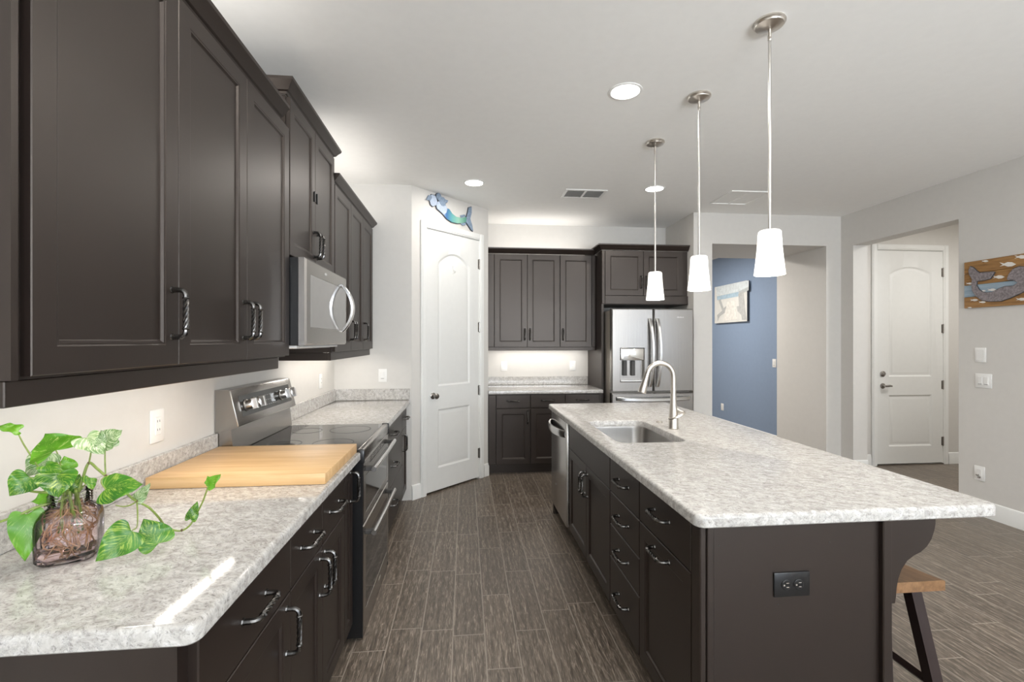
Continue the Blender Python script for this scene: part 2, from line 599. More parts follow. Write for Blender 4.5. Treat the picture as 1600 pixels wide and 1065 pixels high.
wallbox('wall_fridge_side', [(2.5, 2.62, 4.99, 5.72, 0, CEIL)])
wallbox('wall_hall', [(2.62, 2.715, 4.99, 5.845, 0, CEIL), (4.07, 4.42, 4.99, 5.845, 0, CEIL), (2.715, 4.07, 4.99, 5.845, 2.52, CEIL)])
wallbox('wall_accent', [(4.30, 4.42, 5.845, 9.6, 0, CEIL)], M_BLUE)
wallbox('wall_hall_far', [(1.2, 4.42, 9.6, 9.72, 0, CEIL)])
wallbox('wall_hall_left', [(1.2, 1.32, 5.84, 9.6, 0, CEIL)])
wallbox('wall_right', [(XR, XR + .17, -4.1, -2.85, 0, CEIL), (XR, XR + .17, -.15, 3.70, 0, CEIL), (XR, XR + .17, -2.85, -.15, 0, .9), (XR, XR + .17, -2.85, -.15, 2.3, CEIL), (XR, XR + .17, 4.82, 4.99, 0, CEIL), (XR, XR + .17, 3.70, 4.82, 2.5, CEIL)])
wallbox('wall_entry', [(4.42, 4.735, 5.05, 5.17, 0, CEIL), (5.595, 6.6, 5.05, 5.17, 0, CEIL), (4.735, 5.595, 5.05, 5.17, 2.505, CEIL)])
wallbox('wall_entry_right', [(6.6, 6.72, 2.4, 5.17, 0, CEIL)])
wallbox('wall_entry_near', [(4.42, 6.6, 2.4, 2.52, 0, CEIL)])
wallbox('wall_garage', [(4.6, 5.7, 5.30, 5.36, 0, CEIL)])
wallbox('wall_window', [(-1.3, .3, -4.12, -4.0, 0, CEIL), (3.5, 4.42, -4.12, -4.0, 0, CEIL), (.3, 3.5, -4.12, -4.0, 2.4, CEIL)])
mb = MB()
for x0, x1 in ((.3, .38), (1.86, 1.94), (3.42, 3.5)):
    mb.box(x0, x1, -4.10, -4.03, 0, 2.4)
for z0, z1 in ((0, .08), (2.32, 2.4)):
    mb.box(.38, 3.42, -4.10, -4.03, z0, z1)
struct('window_1', mb, M_TRIM, ang=0)

mb = MB()
for y0, y1 in ((-2.85, -2.79), (-1.53, -1.47), (-.21, -.15)):
    mb.box(XR + .06, XR + .12, y0, y1, .9, 2.3)
for z0, z1 in ((.9, .96), (2.24, 2.3)):
    mb.box(XR + .06, XR + .12, -2.79, -.21, z0, z1)
struct('added_window', mb, M_TRIM, ang=0)  # unseen side window, added to let more light into the room

# baseboards
def base_run(name, M, L):
    mb = MB(M)
    prof = [(0, 0), (-.015, 0), (-.015, .098), (-.012, .106), (-.012, .114), (-.007, .128), (0, .134)]
    mb.loops([[(x, y, z) for y, z in prof] for x in (0, L)], True, True, True)
    return struct(name, mb, M_TRIM, ang=25)

base_run('baseboard_diagonal', frame(DA, (1, 1)), .098)
base_run('baseboard_diagonal_far', frame(DA + Vector((1, 1, 0)).normalized() * .958, (1, 1)), DL - .958)
base_run('baseboard_right', frame((XR, 3.70, 0), (0, -1)), 7.6)
base_run('baseboard_right_stub', frame((XR, 4.99, 0), (0, -1)), .17)
base_run('baseboard_jamb', frame((XR, 4.82, 0), (1, 0)), .17)
base_run('baseboard_entry', frame((4.42, 5.05, 0), (1, 0)), .25)
base_run('baseboard_entry_far', frame((5.66, 5.05, 0), (1, 0)), .93)
base_run('baseboard_hall', frame((4.07, 4.99, 0), (1, 0)), .18)
base_run('baseboard_hall_left', frame((2.5, 4.99, 0), (1, 0)), .215)
base_run('baseboard_hall_jamb', frame((4.07, 5.845, 0), (0, -1)), .855)
base_run('baseboard_accent', frame((4.30, 9.6, 0), (0, -1)), 3.75)

# casings and doors
def casing(name, M, x0, x1, top):
    mb = MB(M)
    w = .065
    for a, b, z0, z1 in ((x0 - w, x0, 0, top + w), (x1, x1 + w, 0, top + w), (x0, x1, top, top + w)):
        mb.box(a, b, -.018, 0, z0, z1, .004)
        lx = (a + .012, b - .012) if z0 == 0 else (a, b)
        mb.box(lx[0], lx[1], -.023, -.017, z0 + (0 if z0 == 0 else .012), z1 - .012, .003)
    for a, b in ((x0 - .002, x0 + .004), (x1 - .004, x1 + .002)):
        mb.box(a, b, -.004, .12, 0, top)
    mb.box(x0, x1, -.004, .12, top - .004, top + .002)
    return struct(name, mb, M_TRIM)

PROF_DOOR = ((0, 0), (.006, .004), (.016, .011), (.024, .011), (.044, .003), (.05, .0025))
def panel_door(name, M, x0, x1, pan, hinge_side):
    mb = MB(M @ Matrix.Translation((0, .030, 0)))
    mb.slab(x1 - x0, 2.478, .036, pan, PROF_DOOR, x0, .018)
    d = mb.build(name, M_DOOR)
    d['kind'] = 'structure'
    for z in (.27, .93, 1.59, 2.25):
        mb = MB(M)
        hx = x1 + .002 if hinge_side > 0 else x0 - .002
        mb.lathe([(.004, -.055), (.0075, -.05), (.0075, .05), (.004, .055)], (hx, -.012, z), 10)
        mb.box(hx - .018, hx + .016, -.0075, -.005, z - .05, z + .05)
        mb.build('hinge', M_STEELD, d)
    return d

casing('trim_1', FD, .164, .886, 2.503)
d1 = panel_door('door_1', FD, .168, .882, [(.312, .745, .228, .79, 0), (.312, .745, 1.012, 2.305, .10)], 1)
FG = frame((0, 5.05, 0), (1, 0))
casing('trim_2', FG, 4.742, 5.588, 2.503)
d2 = panel_door('door_2', FG, 4.746, 5.584, [(4.895, 5.443, .22, .815, 0), (4.895, 5.443, 1.03, 2.31, .075)], 1)
wallbox('trim_3', [(4.745, 5.585, 5.03, 5.16, 0, .014)], M_STEELD)

def knob(M, x, z, parent, mat):
    mb = MB(M @ Matrix.Translation((x, -.006, z)) @ Matrix.Rotation(pi / 2, 4, 'X'))
    mb.lathe([(.0, 0), (.031, 0), (.031, .006), (.026, .010), (.012, .012), (.011, .030), (.019, .038), (.027, .048), (.028, .057), (.022, .066), (.008, .070), (0.0005, .070)], n=20)
    return mb.build('door_knob', mat, parent)
knob(FD, .247, .925, d1, M_STEELD)
# lever and deadbolt of the entry door
mb = MB(FG @ Matrix.Translation((4.815, -.006, .925)) @ Matrix.Rotation(pi / 2, 4, 'X'))
mb.lathe([(.0, 0), (.031, 0), (.031, .008), (.012, .012), (.011, .05), (0.0005, .052)], n=18)
mb.M = FG @ Matrix.Translation((4.815, -.05, .925))
mb.tube([(0, 0, 0), (.025, -.004, .002), (.05, -.002, .004), (.08, .004, 0)], [.012, .013, .013, .010], 8)
mb.build('lever_handle', M_STEELD, d2)
mb = MB(FG @ Matrix.Translation((4.815, -.006, 1.065)) @ Matrix.Rotation(pi / 2, 4, 'X'))
mb.lathe([(.0, 0), (.032, 0), (.032, .010), (.022, .016), (0.0005, .017)], n=18)
mb.M = FG @ Matrix.Translation((4.815, -.022, 1.065))
mb.box(-.018, .018, -.014, 0, -.006, .006, .003)
mb.build('deadbolt', M_STEELD, d2)
# hook on the pantry door
t = thing('adhesive_hook', 'small white hook stuck high on the arched pantry door', 'hook', FD @ Vector((.516, -.01, 2.12)))
mb = MB(FD)
mb.box(.506, .526, -.008, -.0035, 2.11, 2.19, .003)
mb.build('backplate', M_PLATE, t)
mb = MB(FD)
mb.tube([(.516, -.008, 2.15), (.516, -.014, 2.13), (.516, -.022, 2.115), (.516, -.03, 2.12), (.516, -.032, 2.135)], .003, 8)
mb.build('hook', M_CHROME, t)

# ---------------------------------------------------------------- cabinet hardware
def handle_mesh():
    mb = MB()
    for sg in (-1, 1):
        mb.tube([(0, 0, sg * .066), (0, -.016, sg * .066), (0, -.026, sg * .0645), (0, -.033, sg * .059), (0, -.036, sg * .050), (0, -.036, sg * .042)],
                [.0080, .0072, .0070, .0070, .0070, .0070], 8)
        mb.tube([(0, -.036, sg * .046), (0, -.036, sg * .043), (0, -.036, sg * .040)], [.0075, .0098, .0075], 8)
        mb.tube([(0, .0, sg * .066), (0, -.003, sg * .066)], [.0105, .0095], 8)
    for k in range(4):
        pts = []
        for i in range(25):
            u = i / 24
            a = 2 * pi * (k / 4 + 1.25 * u)
            pts.append((.0043 * cos(a), -.036 + .0043 * sin(a), -.042 + .084 * u))
        mb.tube(pts, .0036, 6)
    return mb.build('handle_master', M_PEWTER)
_h = handle_mesh()
HM = _h.data
bpy.data.objects.remove(_h)

def add_handle(parent, M, x, y, z, horiz, name='handle'):
    o = bpy.data.objects.new(name, HM)
    COL.objects.link(o)
    o.parent = parent
    w = M @ Vector((x, y, z))
    r = M.to_3x3() @ Vector((1, 0, 0))
    o.location = w - WORG[parent.name]
    o.rotation_euler = (0, pi / 2 if horiz else 0, atan2(r.y, r.x))
    return o

PROF_CAB = ((0, 0), (.003, .0015), (.007, .0015), (.012, .007), (.014, .008))
def cabinet(name, label, M, w, h, d, fronts, z0=0.0, toe=False, group=None, fr=.056, back_open=False):
    """M: carcass face plane, origin at the left end on the floor; fronts (kind,x0,x1,z0,z1,handle)"""
    t = thing(name, label, 'cabinet', M @ Vector((w / 2, d / 2, z0)), group)
    mb = MB(M)
    if toe:
        mb.box(0, w, 0, d, z0 + .105, z0 + h)
        mb.box(0, w, .075, d, z0, z0 + .105)
    else:
        mb.box(0, w, 0, d, z0, z0 + h)
    mb.build('carcass', M_CAB, t, ang=0)
    for kind, x0, x1, a, b, hd in fronts:
        mb = MB(M)
        W_, H_ = x1 - x0, b - a
        if kind == 'door':
            mb.slab(W_, H_, .02, [(x0 + fr, x1 - fr, a + fr, b - fr, 0)], PROF_CAB, x0, a, .002)
        else:
            mb.slab(W_, H_, .02, (), x0=x0, z0=a, c=.003)
        p = mb.build('door' if kind == 'door' else 'drawer_front' if kind == 'drawer' else kind, M_CAB, t, ang=20)
        if hd:
            add_handle(p, M, hd[0], -.02, hd[1], hd[2] == 'h')
    return t

G = .0015
# ---- left wall, upper cabinets
XF = -.835
def FL(y):
    return frame((XF, y, 0), (0, 1))
Y0 = .965
ZB, ZT = 1.372, 2.438
uc = cabinet('upper_cabinet', 'nearest dark upper cabinet on left wall, one wide door', FL(Y0), 1.44 - Y0, ZT - ZB, .327,
        [('door', .014, 1.4405 - Y0 - G, ZB + .006, ZT - .006, (1.4405 - Y0 - .03, 1.522, 'v'))], ZB, group='dark upper cabinets')
MB().box(XL + .003, -.822, .946, .9605, ZB, ZT).build('end_panel', M_CAB, uc, ang=0)
cabinet('upper_cabinet', 'dark double-door upper cabinet between the nearest door and the microwave', FL(1.44), 2.298 - 1.44, ZT - ZB, .327,
        [('door', G, 1.867 - 1.44 - G, ZB + .006, ZT - .006, (1.867 - 1.44 - .03, 1.522, 'v')),
         ('door', 1.867 - 1.44 + G, 2.296 - 1.44 - G, ZB + .006, ZT - .006, (1.867 - 1.44 + .03, 1.522, 'v'))], ZB, group='dark upper cabinets')
ZM, ZT2 = 1.842, 2.592
rc = cabinet('upper_cabinet', 'short raised dark cabinet mounted directly above the microwave', FL(2.30), .765, ZT2 - ZM, .327,
        [('door', .006, .381 - G, ZM + .006, ZT2 - .006, (.381 - .03, 1.965, 'v')),
         ('door', .381 + G, .759, ZM + .006, ZT2 - .006, (.381 + .03, 1.965, 'v'))], ZM, group='dark upper cabinets')
for dx in (-.022, .022):
    MB(FL(2.30)).box(.381 + dx - .007, .381 + dx + .007, -.027, -.0195, 2.198, 2.254, .002).build('child_latch', M_BLACK, rc)
cabinet('upper_cabinet', 'dark double-door upper cabinet just past the microwave on left wall', FL(3.067), .822, ZT - ZB, .327,
        [('door', .008, .427 - G, ZB + .006, ZT - .006, (.427 - .03, 1.522, 'v')),
         ('door', .427 + G, .821 - G, ZB + .006, ZT - .006, (.427 + .03, 1.522, 'v'))], ZB, group='dark upper cabinets')
cabinet('upper_cabinet', 'dark single-door upper cabinet farthest along left wall, beside the end wall', FL(3.889), .405, ZT - ZB, .327,
        [('door', G, .40, ZB + .006, ZT - .006, (.03, 1.522, 'v'))], ZB, group='dark upper cabinets')

CROWN = [(0, 0), (-.006, 0), (-.012, .010), (-.020, .014), (-.034, .034), (-.048, .050), (-.050, .062), (0, .062)]
def crown(label, M, x0, x1, z, depth, ret0=True, ret1=True, proj=1.0):
    """moulding along local x, mitred returns running back into the wall at the free ends"""
    mb = MB(M)
    path = []
    rings = []
    P = [(-y * proj + .0005, zz) for y, zz in CROWN]
    stations = []
    if ret0:
        stations.append(((x0, depth), (-1, 0)))
        stations.append(((x0, 0), (-1, -1)))
    else:
        stations.append(((x0, 0), (0, -1)))
    if ret1:
        stations.append(((x1, 0), (1, -1)))
        stations.append(((x1, depth), (1, 0)))
    else:
        stations.append(((x1, 0), (0, -1)))
    for (bx, by), (dx, dy) in stations:
        rings.append([(bx + dx * p, by + dy * p, z + q) for p, q in P])
    mb.loops(rings, True, True, True)
    o = mb.build('crown_moulding', M_CAB, org=M @ Vector(((x0 + x1) / 2, 0, z)), ang=20)
    return tag(o, label, 'moulding', 'crown mouldings on the upper cabinets')

crown('dark crown moulding over the two nearest upper cabinets', FL(0), .946, 2.22, 2.4385, .33, True, False)
crown('raised dark crown moulding over the cabinet above the microwave', FL(0), 2.30, 3.065, 2.5925, .33)
crown('dark crown moulding on the upper cabinets past the microwave', FL(0), 3.068, 4.294, 2.4385, .33, False, True)

def rail(label, boxes, M):
    mb = MB(M)
    for b in boxes:
        mb.box(*b, .002)
    o = mb.build('light_rail', M_CAB, org=M @ Vector((boxes[0][0], 0, 1.33)))
    return tag(o, label, 'trim', 'light rails under the upper cabinets')
rail('dark light rail under the nearest left upper cabinets', [(.948, 2.22, .0, .018, 1.322, 1.3715), (.948, .966, .018, .32, 1.322, 1.3715)], FL(0))
rail('dark light rail under the upper cabinets past the microwave', [(3.07, 4.29, .005, .023, 1.322, 1.3715), (3.07, 3.088, .023, .32, 1.322, 1.3715)], FL(0))

def led(label, x0, x1, y0, y1):
    t = thing('light_bar', label, 'light', ((x0 + x1) / 2, (y0 + y1) / 2, 1.356), 'under-cabinet light bars')
    mb = MB().box(x0 - .006, x1 + .006, y0 - .01, y1 + .01, 1.364, 1.372)
    mb.build('housing', M_PLATE, t)
    mb = MB().box(x0, x1, y0, y1, 1.3545, 1.364)
    mb.build('diffuser', M_LED, t)
led('thin lit bar under the nearest left upper cabinets', -.938, -.912, 1.11, 2.11)
led('thin lit bar under the upper cabinets past the microwave', -1.012, -.988, 3.15, 4.2)
led('thin lit bar under the back wall upper cabinets', .40, 1.40, 5.55, 5.574)

# ---- left wall, base cabinets
XB = -.547
def FB(y):
    return frame((XB, y, 0), (0, 1))
DZ0, DZ1, BZ0 = .690, .862, .115
DB = XB - XL - .003
cabinet('base_cabinet', 'nearest dark base cabinet on the left, one wide drawer over one door', FB(.962), .533, .874, DB,
        [('drawer', .035, .531, DZ0, DZ1, (.29, .776, 'h')),
         ('door', .035, .531, BZ0, DZ0 - .004, (.531 - .03, .585, 'v'))], toe=True, group='dark base cabinets')
cabinet('base_cabinet', 'left base cabinet with two drawers over two doors below the cutting board', FB(1.495), .645, .874, DB,
        [('drawer', G, .321, DZ0, DZ1, (.161, .776, 'h')), ('drawer', .324, .643, DZ0, DZ1, (.484, .776, 'h')),
         ('door', G, .321, BZ0, DZ0 - .004, (.291, .585, 'v')), ('door', .324, .643, BZ0, DZ0 - .004, (.354, .585, 'v'))], toe=True, group='dark base cabinets')
cabinet('base_cabinet', 'narrow tall-door pull-out cabinet beside near side of the range', FB(2.14), .185, .874, DB,
        [('door', G, .150, BZ0, DZ1, (.11, .770, 'v'))], toe=True, group='dark base cabinets', fr=.045)
cabinet('base_cabinet', 'dark three-drawer base cabinet just past the range', FB(3.092), .95, .874, DB,
        [('drawer', .02, .948, DZ0, DZ1, (.42, .776, 'h')), ('drawer', .02, .948, .41, DZ0 - .004, (.42, .55, 'h')),
         ('drawer', .02, .948, BZ0, .406, (.42, .27, 'h'))], toe=True, group='dark base cabinets')
cabinet('base_cabinet', 'narrow dark drawer-and-door cabinet next to the pantry corner', FB(4.042), .326, .874, DB,
        [('drawer', G, .29, DZ0, DZ1, (.15, .776, 'h')), ('door', G, .29, BZ0, DZ0 - .004, (.035, .585, 'v'))], toe=True, group='dark base cabinets')

# ---- back wall
YU = 5.39
def FK(y):
    return frame((0, y, 0), (1, 0))
cabinet('upper_cabinet', 'dark double-door upper cabinet on the back wall nearest the pantry', frame((.248, YU, 0), (1, 0)), 1.083 - .248, ZT - ZB, .327,
        [('filler', .0, .078, ZB + .006, ZT - .006, None),
         ('door', .083, .458 - G, ZB + .006, ZT - .006, (.458 - .03, 1.52, 'v')),
         ('door', .458 + G, .833 - G, ZB + .006, ZT - .006, (.458 + .03, 1.52, 'v'))], ZB, group='dark upper cabinets')
cabinet('upper_cabinet', 'dark single-door upper cabinet on back wall beside the fridge cabinet', frame((1.083, YU, 0), (1, 0)), 1.505 - 1.083, ZT - ZB, .327,
        [('door', .006, .374, ZB + .006, ZT - .006, (.036, 1.52, 'v')), ('filler', .378, .420, ZB + .006, ZT - .006, None)], ZB, group='dark upper cabinets')
YFC = 5.135
cabinet('upper_cabinet', 'deep dark two-door cabinet above the refrigerator', frame((1.505, YFC, 0), (1, 0)), 2.497 - 1.505, 2.452 - 1.852, 5.717 - YFC,
        [('filler', .0, .033, 1.858, 2.446, None),
         ('door', .036, .475 - G, 1.952, 2.446, (.475 - .03, 2.10, 'v')),
         ('door', .475 + G, .93, 1.952, 2.446, (.475 + .03, 2.10, 'v')),
         ('filler', .034, .993, 1.856, 1.949, None)], 1.852, group='dark upper cabinets')
crown('dark crown moulding over the back wall upper cabinets', frame((0, YU - .02, 0), (1, 0)), .248, 1.48, 2.4385, .33, False, False)
crown('dark crown moulding over the cabinet above the refrigerator', frame((0, YFC - .02, 0), (1, 0)), 1.505, 2.497, 2.4525, .59, True, False)
rail('dark light rail under the back wall upper cabinets', [(.25, 1.503, .0, .018, 1.335, 1.372)], frame((0, YU - .005, 0), (1, 0)))

t = thing('fridge_panel', 'tall dark side panel between the back counter and refrigerator', 'panel', (1.517, 5.43, 0))
MB().box(1.505, 1.53, 5.135, 5.717, 0, 1.852).build('panel', M_CAB, t, ang=0)

YBB = 5.105
cabinet('base_cabinet', 'dark base cabinet beside the pantry door, one drawer over one door', frame((.248, YBB, 0), (1, 0)), .455, .874, 5.717 - YBB,
        [('filler', 0, .080, BZ0, DZ1, None), ('drawer', .085, .452, .72, DZ1, (.268, .80, 'h')),
         ('door', .085, .452, BZ0, .716, (.423, .62, 'v'))], toe=True, group='dark base cabinets')
cabinet('base_cabinet', 'dark back wall base cabinet with two drawers, behind the island end', frame((.703, YBB, 0), (1, 0)), .80, .874, 5.717 - YBB,
        [('drawer', .003, .380, .72, DZ1, (.19, .80, 'h')), ('drawer', .385, .765, .72, DZ1, (.575, .80, 'h')),
         ('door', .003, .380, BZ0, .716, (.35, .62, 'v')), ('door', .385, .765, BZ0, .716, (.415, .62, 'v'))], toe=True, group='dark base cabinets')

# ---------------------------------------------------------------- countertops
def offset_loop(pts, d):
    """inset a counter-clockwise outline by d"""
    n = len(pts)
    out = []
    for i in range(n):
        p0, p1, p2 = Vector(pts[i - 1]), Vector(pts[i]), Vector(pts[(i + 1) % n])
        e1, e2 = (p1 - p0).normalized(), (p2 - p1).normalized()
        n1, n2 = Vector((-e1.y, e1.x)), Vector((-e2.y, e2.x))
        b = (n1 + n2)
        k = d / max(0.3, (1 + n1.dot(n2)))
        out.append(p1 + b * k)
    return out

def round_rect(x0, x1, y0, y1, rs, n=6):
    """ccw outline, rs = radii of (x0y0, x1y0, x1y1, x0y1)"""
    C = [(x0, y0, 1, 1, pi), (x1, y0, -1, 1, 1.5 * pi), (x1, y1, -1, -1, 0), (x0, y1, 1, -1, .5 * pi)]
    out = []
    for (cx, cy, sx, sy, a0), r in zip(C, rs):
        if r <= 0:
            out.append((cx, cy))
            continue
        for k in range(n + 1):
            a = a0 + k / n * pi / 2
            out.append((cx + sx * r + r * cos(a), cy + sy * r + r * sin(a)))
    return out

def worktop(parent, name, outline, z0, z1, hole=None, r=.012, mat=None):
    mb = MB()
    bm = mb.bm
    prof = [(.004, z0), (0, z0 + .004)] + [(r * (1 - cos(a)), z1 - r + r * sin(a)) for a in [pi / 2 * k / 5 for k in range(6)]]
    rings = []
    for ins, z in prof:
        rings.append([mb.v((p[0], p[1], z)) for p in offset_loop(outline, ins)])
    n = len(outline)
    for A, B in zip(rings, rings[1:]):
        for i in range(n):
            j = (i + 1) % n
            bm.faces.new((A[i], A[j], B[j], B[i]))
    top_e, bot_e = [], []
    def edges(L):
        return [bm.edges.get((L[i], L[(i + 1) % len(L)])) or bm.edges.new((L[i], L[(i + 1) % len(L)])) for i in range(len(L))]
    top_e, bot_e = edges(rings[-1]), edges(rings[0])
    if hole:
        hr = []
        for ins, z in ((0, z0), (0, z1 - .006), (-.002, z1 - .002), (-.006, z1)):
            hr.append([mb.v((p[0], p[1], z)) for p in offset_loop(hole, ins)])
        m = len(hole)
        for A, B in zip(hr, hr[1:]):
            for i in range(m):
                j = (i + 1) % m
                bm.faces.new((A[i], B[i], B[j], A[j]))
        top_e += edges(hr[-1])
        bot_e += edges(hr[0])
    bmesh.ops.triangle_fill(bm, edges=top_e, use_beauty=True)
    bmesh.ops.triangle_fill(bm, edges=bot_e, use_beauty=True)
    return mb.build(name, mat or M_STONE, parent, ang=40)

CZ0, CZ1 = .874, .914
XC = -.50
t = thing('countertop', 'speckled pale quartz countertop on left holding the plant jar', 'countertop', (-.83, 1.63, CZ0), 'pale quartz countertops')
worktop(t, 'slab', round_rect(XL + .002, XC, .938, 2.328, (0, .028, 0, 0)), CZ0, CZ1)
tag(MB().box(XL + .001, XL + .02, .945, 2.328, CZ1 + .0005, CZ1 + .1, .002).build('backsplash', M_STONE, org=(XL, 1.6, CZ1)), 'low quartz backsplash strip on left wall behind the cutting board', 'backsplash', 'quartz backsplash strips')
t = thing('countertop', 'pale quartz countertop past the range, in the back left corner', 'countertop', (-.83, 3.73, CZ0), 'pale quartz countertops')
worktop(t, 'slab', round_rect(XL + .002, XC, 3.089, 4.367, (0, 0, 0, 0)), CZ0, CZ1)
tag(MB().box(XL + .001, XL + .02, 3.089, 4.368, CZ1 + .0005, CZ1 + .1, .002).build('backsplash', M_STONE, org=(XL, 3.7, CZ1)), 'low quartz backsplash strip on left wall past the range', 'backsplash', 'quartz backsplash strips')
tag(MB().box(XL + .0205, XC, 4.35, 4.368, CZ1 + .0005, CZ1 + .1, .002).build('backsplash', M_STONE, org=(-.83, 4.36, CZ1)), 'low quartz backsplash strip on the short end wall', 'backsplash', 'quartz backsplash strips')
t = thing('countertop', 'pale quartz countertop along the back wall left of the refrigerator', 'countertop', (.87, 5.4, CZ0), 'pale quartz countertops')
worktop(t, 'slab', round_rect(.248, 1.503, 5.065, 5.717, (0, 0, 0, 0)), CZ0, CZ1)
tag(MB().box(.248, 1.50, 5.70, 5.718, CZ1 + .0005, CZ1 + .1, .002).build('backsplash', M_STONE, org=(.87, 5.71, CZ1)), 'low quartz backsplash strip along the back wall', 'backsplash', 'quartz backsplash strips')

# ---------------------------------------------------------------- island
IX0, IX1, IY0, IY1 = .70, 1.735, 1.375, 3.97
SX0, SX1, SY0, SY1 = .80, 1.18, 2.40, 3.08
t = thing('countertop', 'large pale quartz island countertop with a sink cut-out', 'countertop', ((IX0 + IX1) / 2, (IY0 + IY1) / 2, CZ0), 'pale quartz countertops')
hole = round_rect(SX0, SX1, SY0, SY1, (.07,) * 4, 7)
worktop(t, 'slab', round_rect(IX0, IX1, IY0, IY1, (.035,) * 4), CZ0, CZ1, hole, mat=M_STONEI)

XI = .752           # carcass face
def FI(y):
    return frame((XI, y, 0), (0, -1))
DI = 1.36 - XI
cabinet('island_cabinet', 'island trash pull-out nearest the camera, drawer over door with horizontal handles', FI(1.938), .46, .874, DI,
        [('drawer', .003, .456, DZ0, DZ1, (.225, .79, 'h')), ('door', .003, .456, BZ0, DZ0 - .004, (.225, .645, 'h'))], toe=True, group='dark island cabinets')
cabinet('island_cabinet', 'island four-drawer cabinet between the sink doors and trash pull-out', FI(2.347), .409, .874, DI,
        [('drawer', .003, .406, DZ0, DZ1, (.205, .782, 'h')), ('drawer', .003, .406, .527, DZ0 - .004, (.205, .608, 'h')),
         ('drawer', .003, .406, .364, .523, (.205, .443, 'h')), ('drawer', .003, .406, BZ0, .360, (.205, .235, 'h'))], toe=True, group='dark island cabinets')
sk = thing('island_cabinet', 'island sink cabinet with two doors next to the dishwasher', 'cabinet', (XI + .3, 2.82, 0), 'dark island cabinets')
M_ = FI(3.295)
mb = MB(M_)
sw = .947
for b in ((0, sw, 0, .02, .105, .874), (0, sw, DI - .02, DI, .105, .874), (0, .018, .02, DI - .02, .105, .874), (sw - .018, sw, .02, DI - .02, .105, .874),
          (.018, sw - .018, .02, DI - .02, .105, .125), (0, sw, .075, DI, 0, .105)):
    mb.box(*b)
mb.build('carcass', M_CAB, sk, ang=0)
MB(M_).slab(sw - .006, DZ1 - DZ0, .02, (), x0=.003, z0=DZ0, c=.003).build('false_drawer_front', M_CAB, sk, ang=20)
for x0, x1, hx in ((.003, .472, .442), (.475, .944, .505)):
    mb = MB(M_).slab(x1 - x0, DZ0 - .004 - BZ0, .02, [(x0 + .056, x1 - .056, BZ0 + .056, DZ0 - .06, 0)], PROF_CAB, x0, BZ0, .002)
    p = mb.build('door', M_CAB, sk, ang=20)
    add_handle(p, M_, hx, -.02, .575, False)

# end and back panels of the island
t = thing('island_surround', 'plain dark end and back panelling wrapped round the island', 'panelling', (1.06, 1.42, 0))
MB().box(.752, 1.36, 1.43, 1.468, 0, .873).build('end_panel', M_CAB, t, ang=0)
MB().box(.732, .752, 1.418, 1.4765, 0, .873, .003).build('corner_post', M_CAB, t)
MB().box(.756, .780, 1.420, 1.431, 0, .873, .003).build('corner_post', M_CAB, t)
MB().box(1.352, 1.384, 1.412, 1.4765, 0, .873, .003).build('corner_post', M_CAB, t)
MB().box(1.362, 1.382, 1.48, 3.93, 0, .873).build('back_panel', M_CAB, t, ang=0)
MB().box(.735, 1.36, 3.912, 3.935, 0, .873).build('filler_panel', M_CAB, t, ang=0)
for x, z in ((.80, .797), (1.178, .792), (1.0, .60)):
    MB().box(x - .0018, x + .0018, 1.4285, 1.4302, z - .0018, z + .0018).build('nail_dot', M_SLOT, t)
# corbel
def corbel(y, label):
    out = [(0, 0), (0, -.285)]
    pts = [(.012, -.285), (.016, -.262), (.018, -.235), (.024, -.205), (.036, -.175), (.056, -.148), (.080, -.132), (.104, -.122), (.126, -.105), (.143, -.082), (.154, -.052), (.158, -.030), (.158, 0)]
    mb = MB()
    mb.poly([(1.384 + a, y, .874 + b) for a, b in out + pts], (0, 1, 0), .045)
    o = mb.build('corbel', M_CAB, org=(1.384, y, .60), ang=30)
    return tag(o, label, 'bracket')
corbel(1.416, 'dark curved bracket under the near island counter overhang, above the stool')

# sink
t = thing('sink', 'rectangular undermount stainless sink set in the island countertop', 'sink', (.99, 2.74, .66))
mb = MB()
rings = []
for ins, z, r in ((-.012, .873, .08), (-.004, .8735, .075), (-.002, .860, .075), (.004, .72, .07), (.014, .695, .07), (.040, .682, .05), (.12, .676, .04)):
    rings.append([(p[0], p[1], z) for p in round_rect(SX0 + ins, SX1 - ins, SY0 + ins, SY1 - ins, (max(.02, r),) * 4, 7)])
mb.loops(rings, True, False, True)
bmesh.ops.solidify(mb.bm, geom=mb.bm.faces[:], thickness=.0015)
mb.build('basin', brushed('sink_steel', (0.80, 0.77, 0.74), 0.3, (200, 4, 4)), t, fix=False)
MB().lathe([(0.0005, .6775), (.030, .6775), (.044, .680), (.046, .677)], (.99, 2.74, 0), 24, True, False).build('drain', M_CHROME, t)

# faucet
fx, fy = 1.255, 2.76
t = thing('faucet', 'tall brushed nickel gooseneck faucet beside the island sink', 'faucet', (fx, fy, CZ1))
MB().lathe([(.030, 0), (.031, .004), (.0285, .008), (.0285, .062), (.027, .066)], (fx, fy, CZ1), 24).build('base', M_NICKEL, t)
R, zc = .083, CZ1 + .315
pts = [(fx, fy, CZ1 + .066), (fx, fy, CZ1 + .11), (fx, fy, CZ1 + .17), (fx, fy, CZ1 + .25)]
rad = [.027, .0235, .018, .0155]
for k in range(15):
    a = radians(k * 165 / 14)
    pts.append((fx - R + R * cos(a), fy, zc + R * sin(a)))
    rad.append(.0148)
MB().tube(pts, rad, 16).build('gooseneck', M_NICKEL, t)
a = radians(165)
e = Vector(pts[-1])
dr = Vector((-sin(a) * 1, 0, cos(a))).normalized()
dr = Vector((-.28, 0, -.96)).normalized()
MB().tube([e, e + dr * .03, e + dr * .07, e + dr * .115, e + dr * .122], [.0155, .0165, .020, .0245, .0225], 16).build('spray_head', M_NICKEL, t)
mb = MB()
P = []
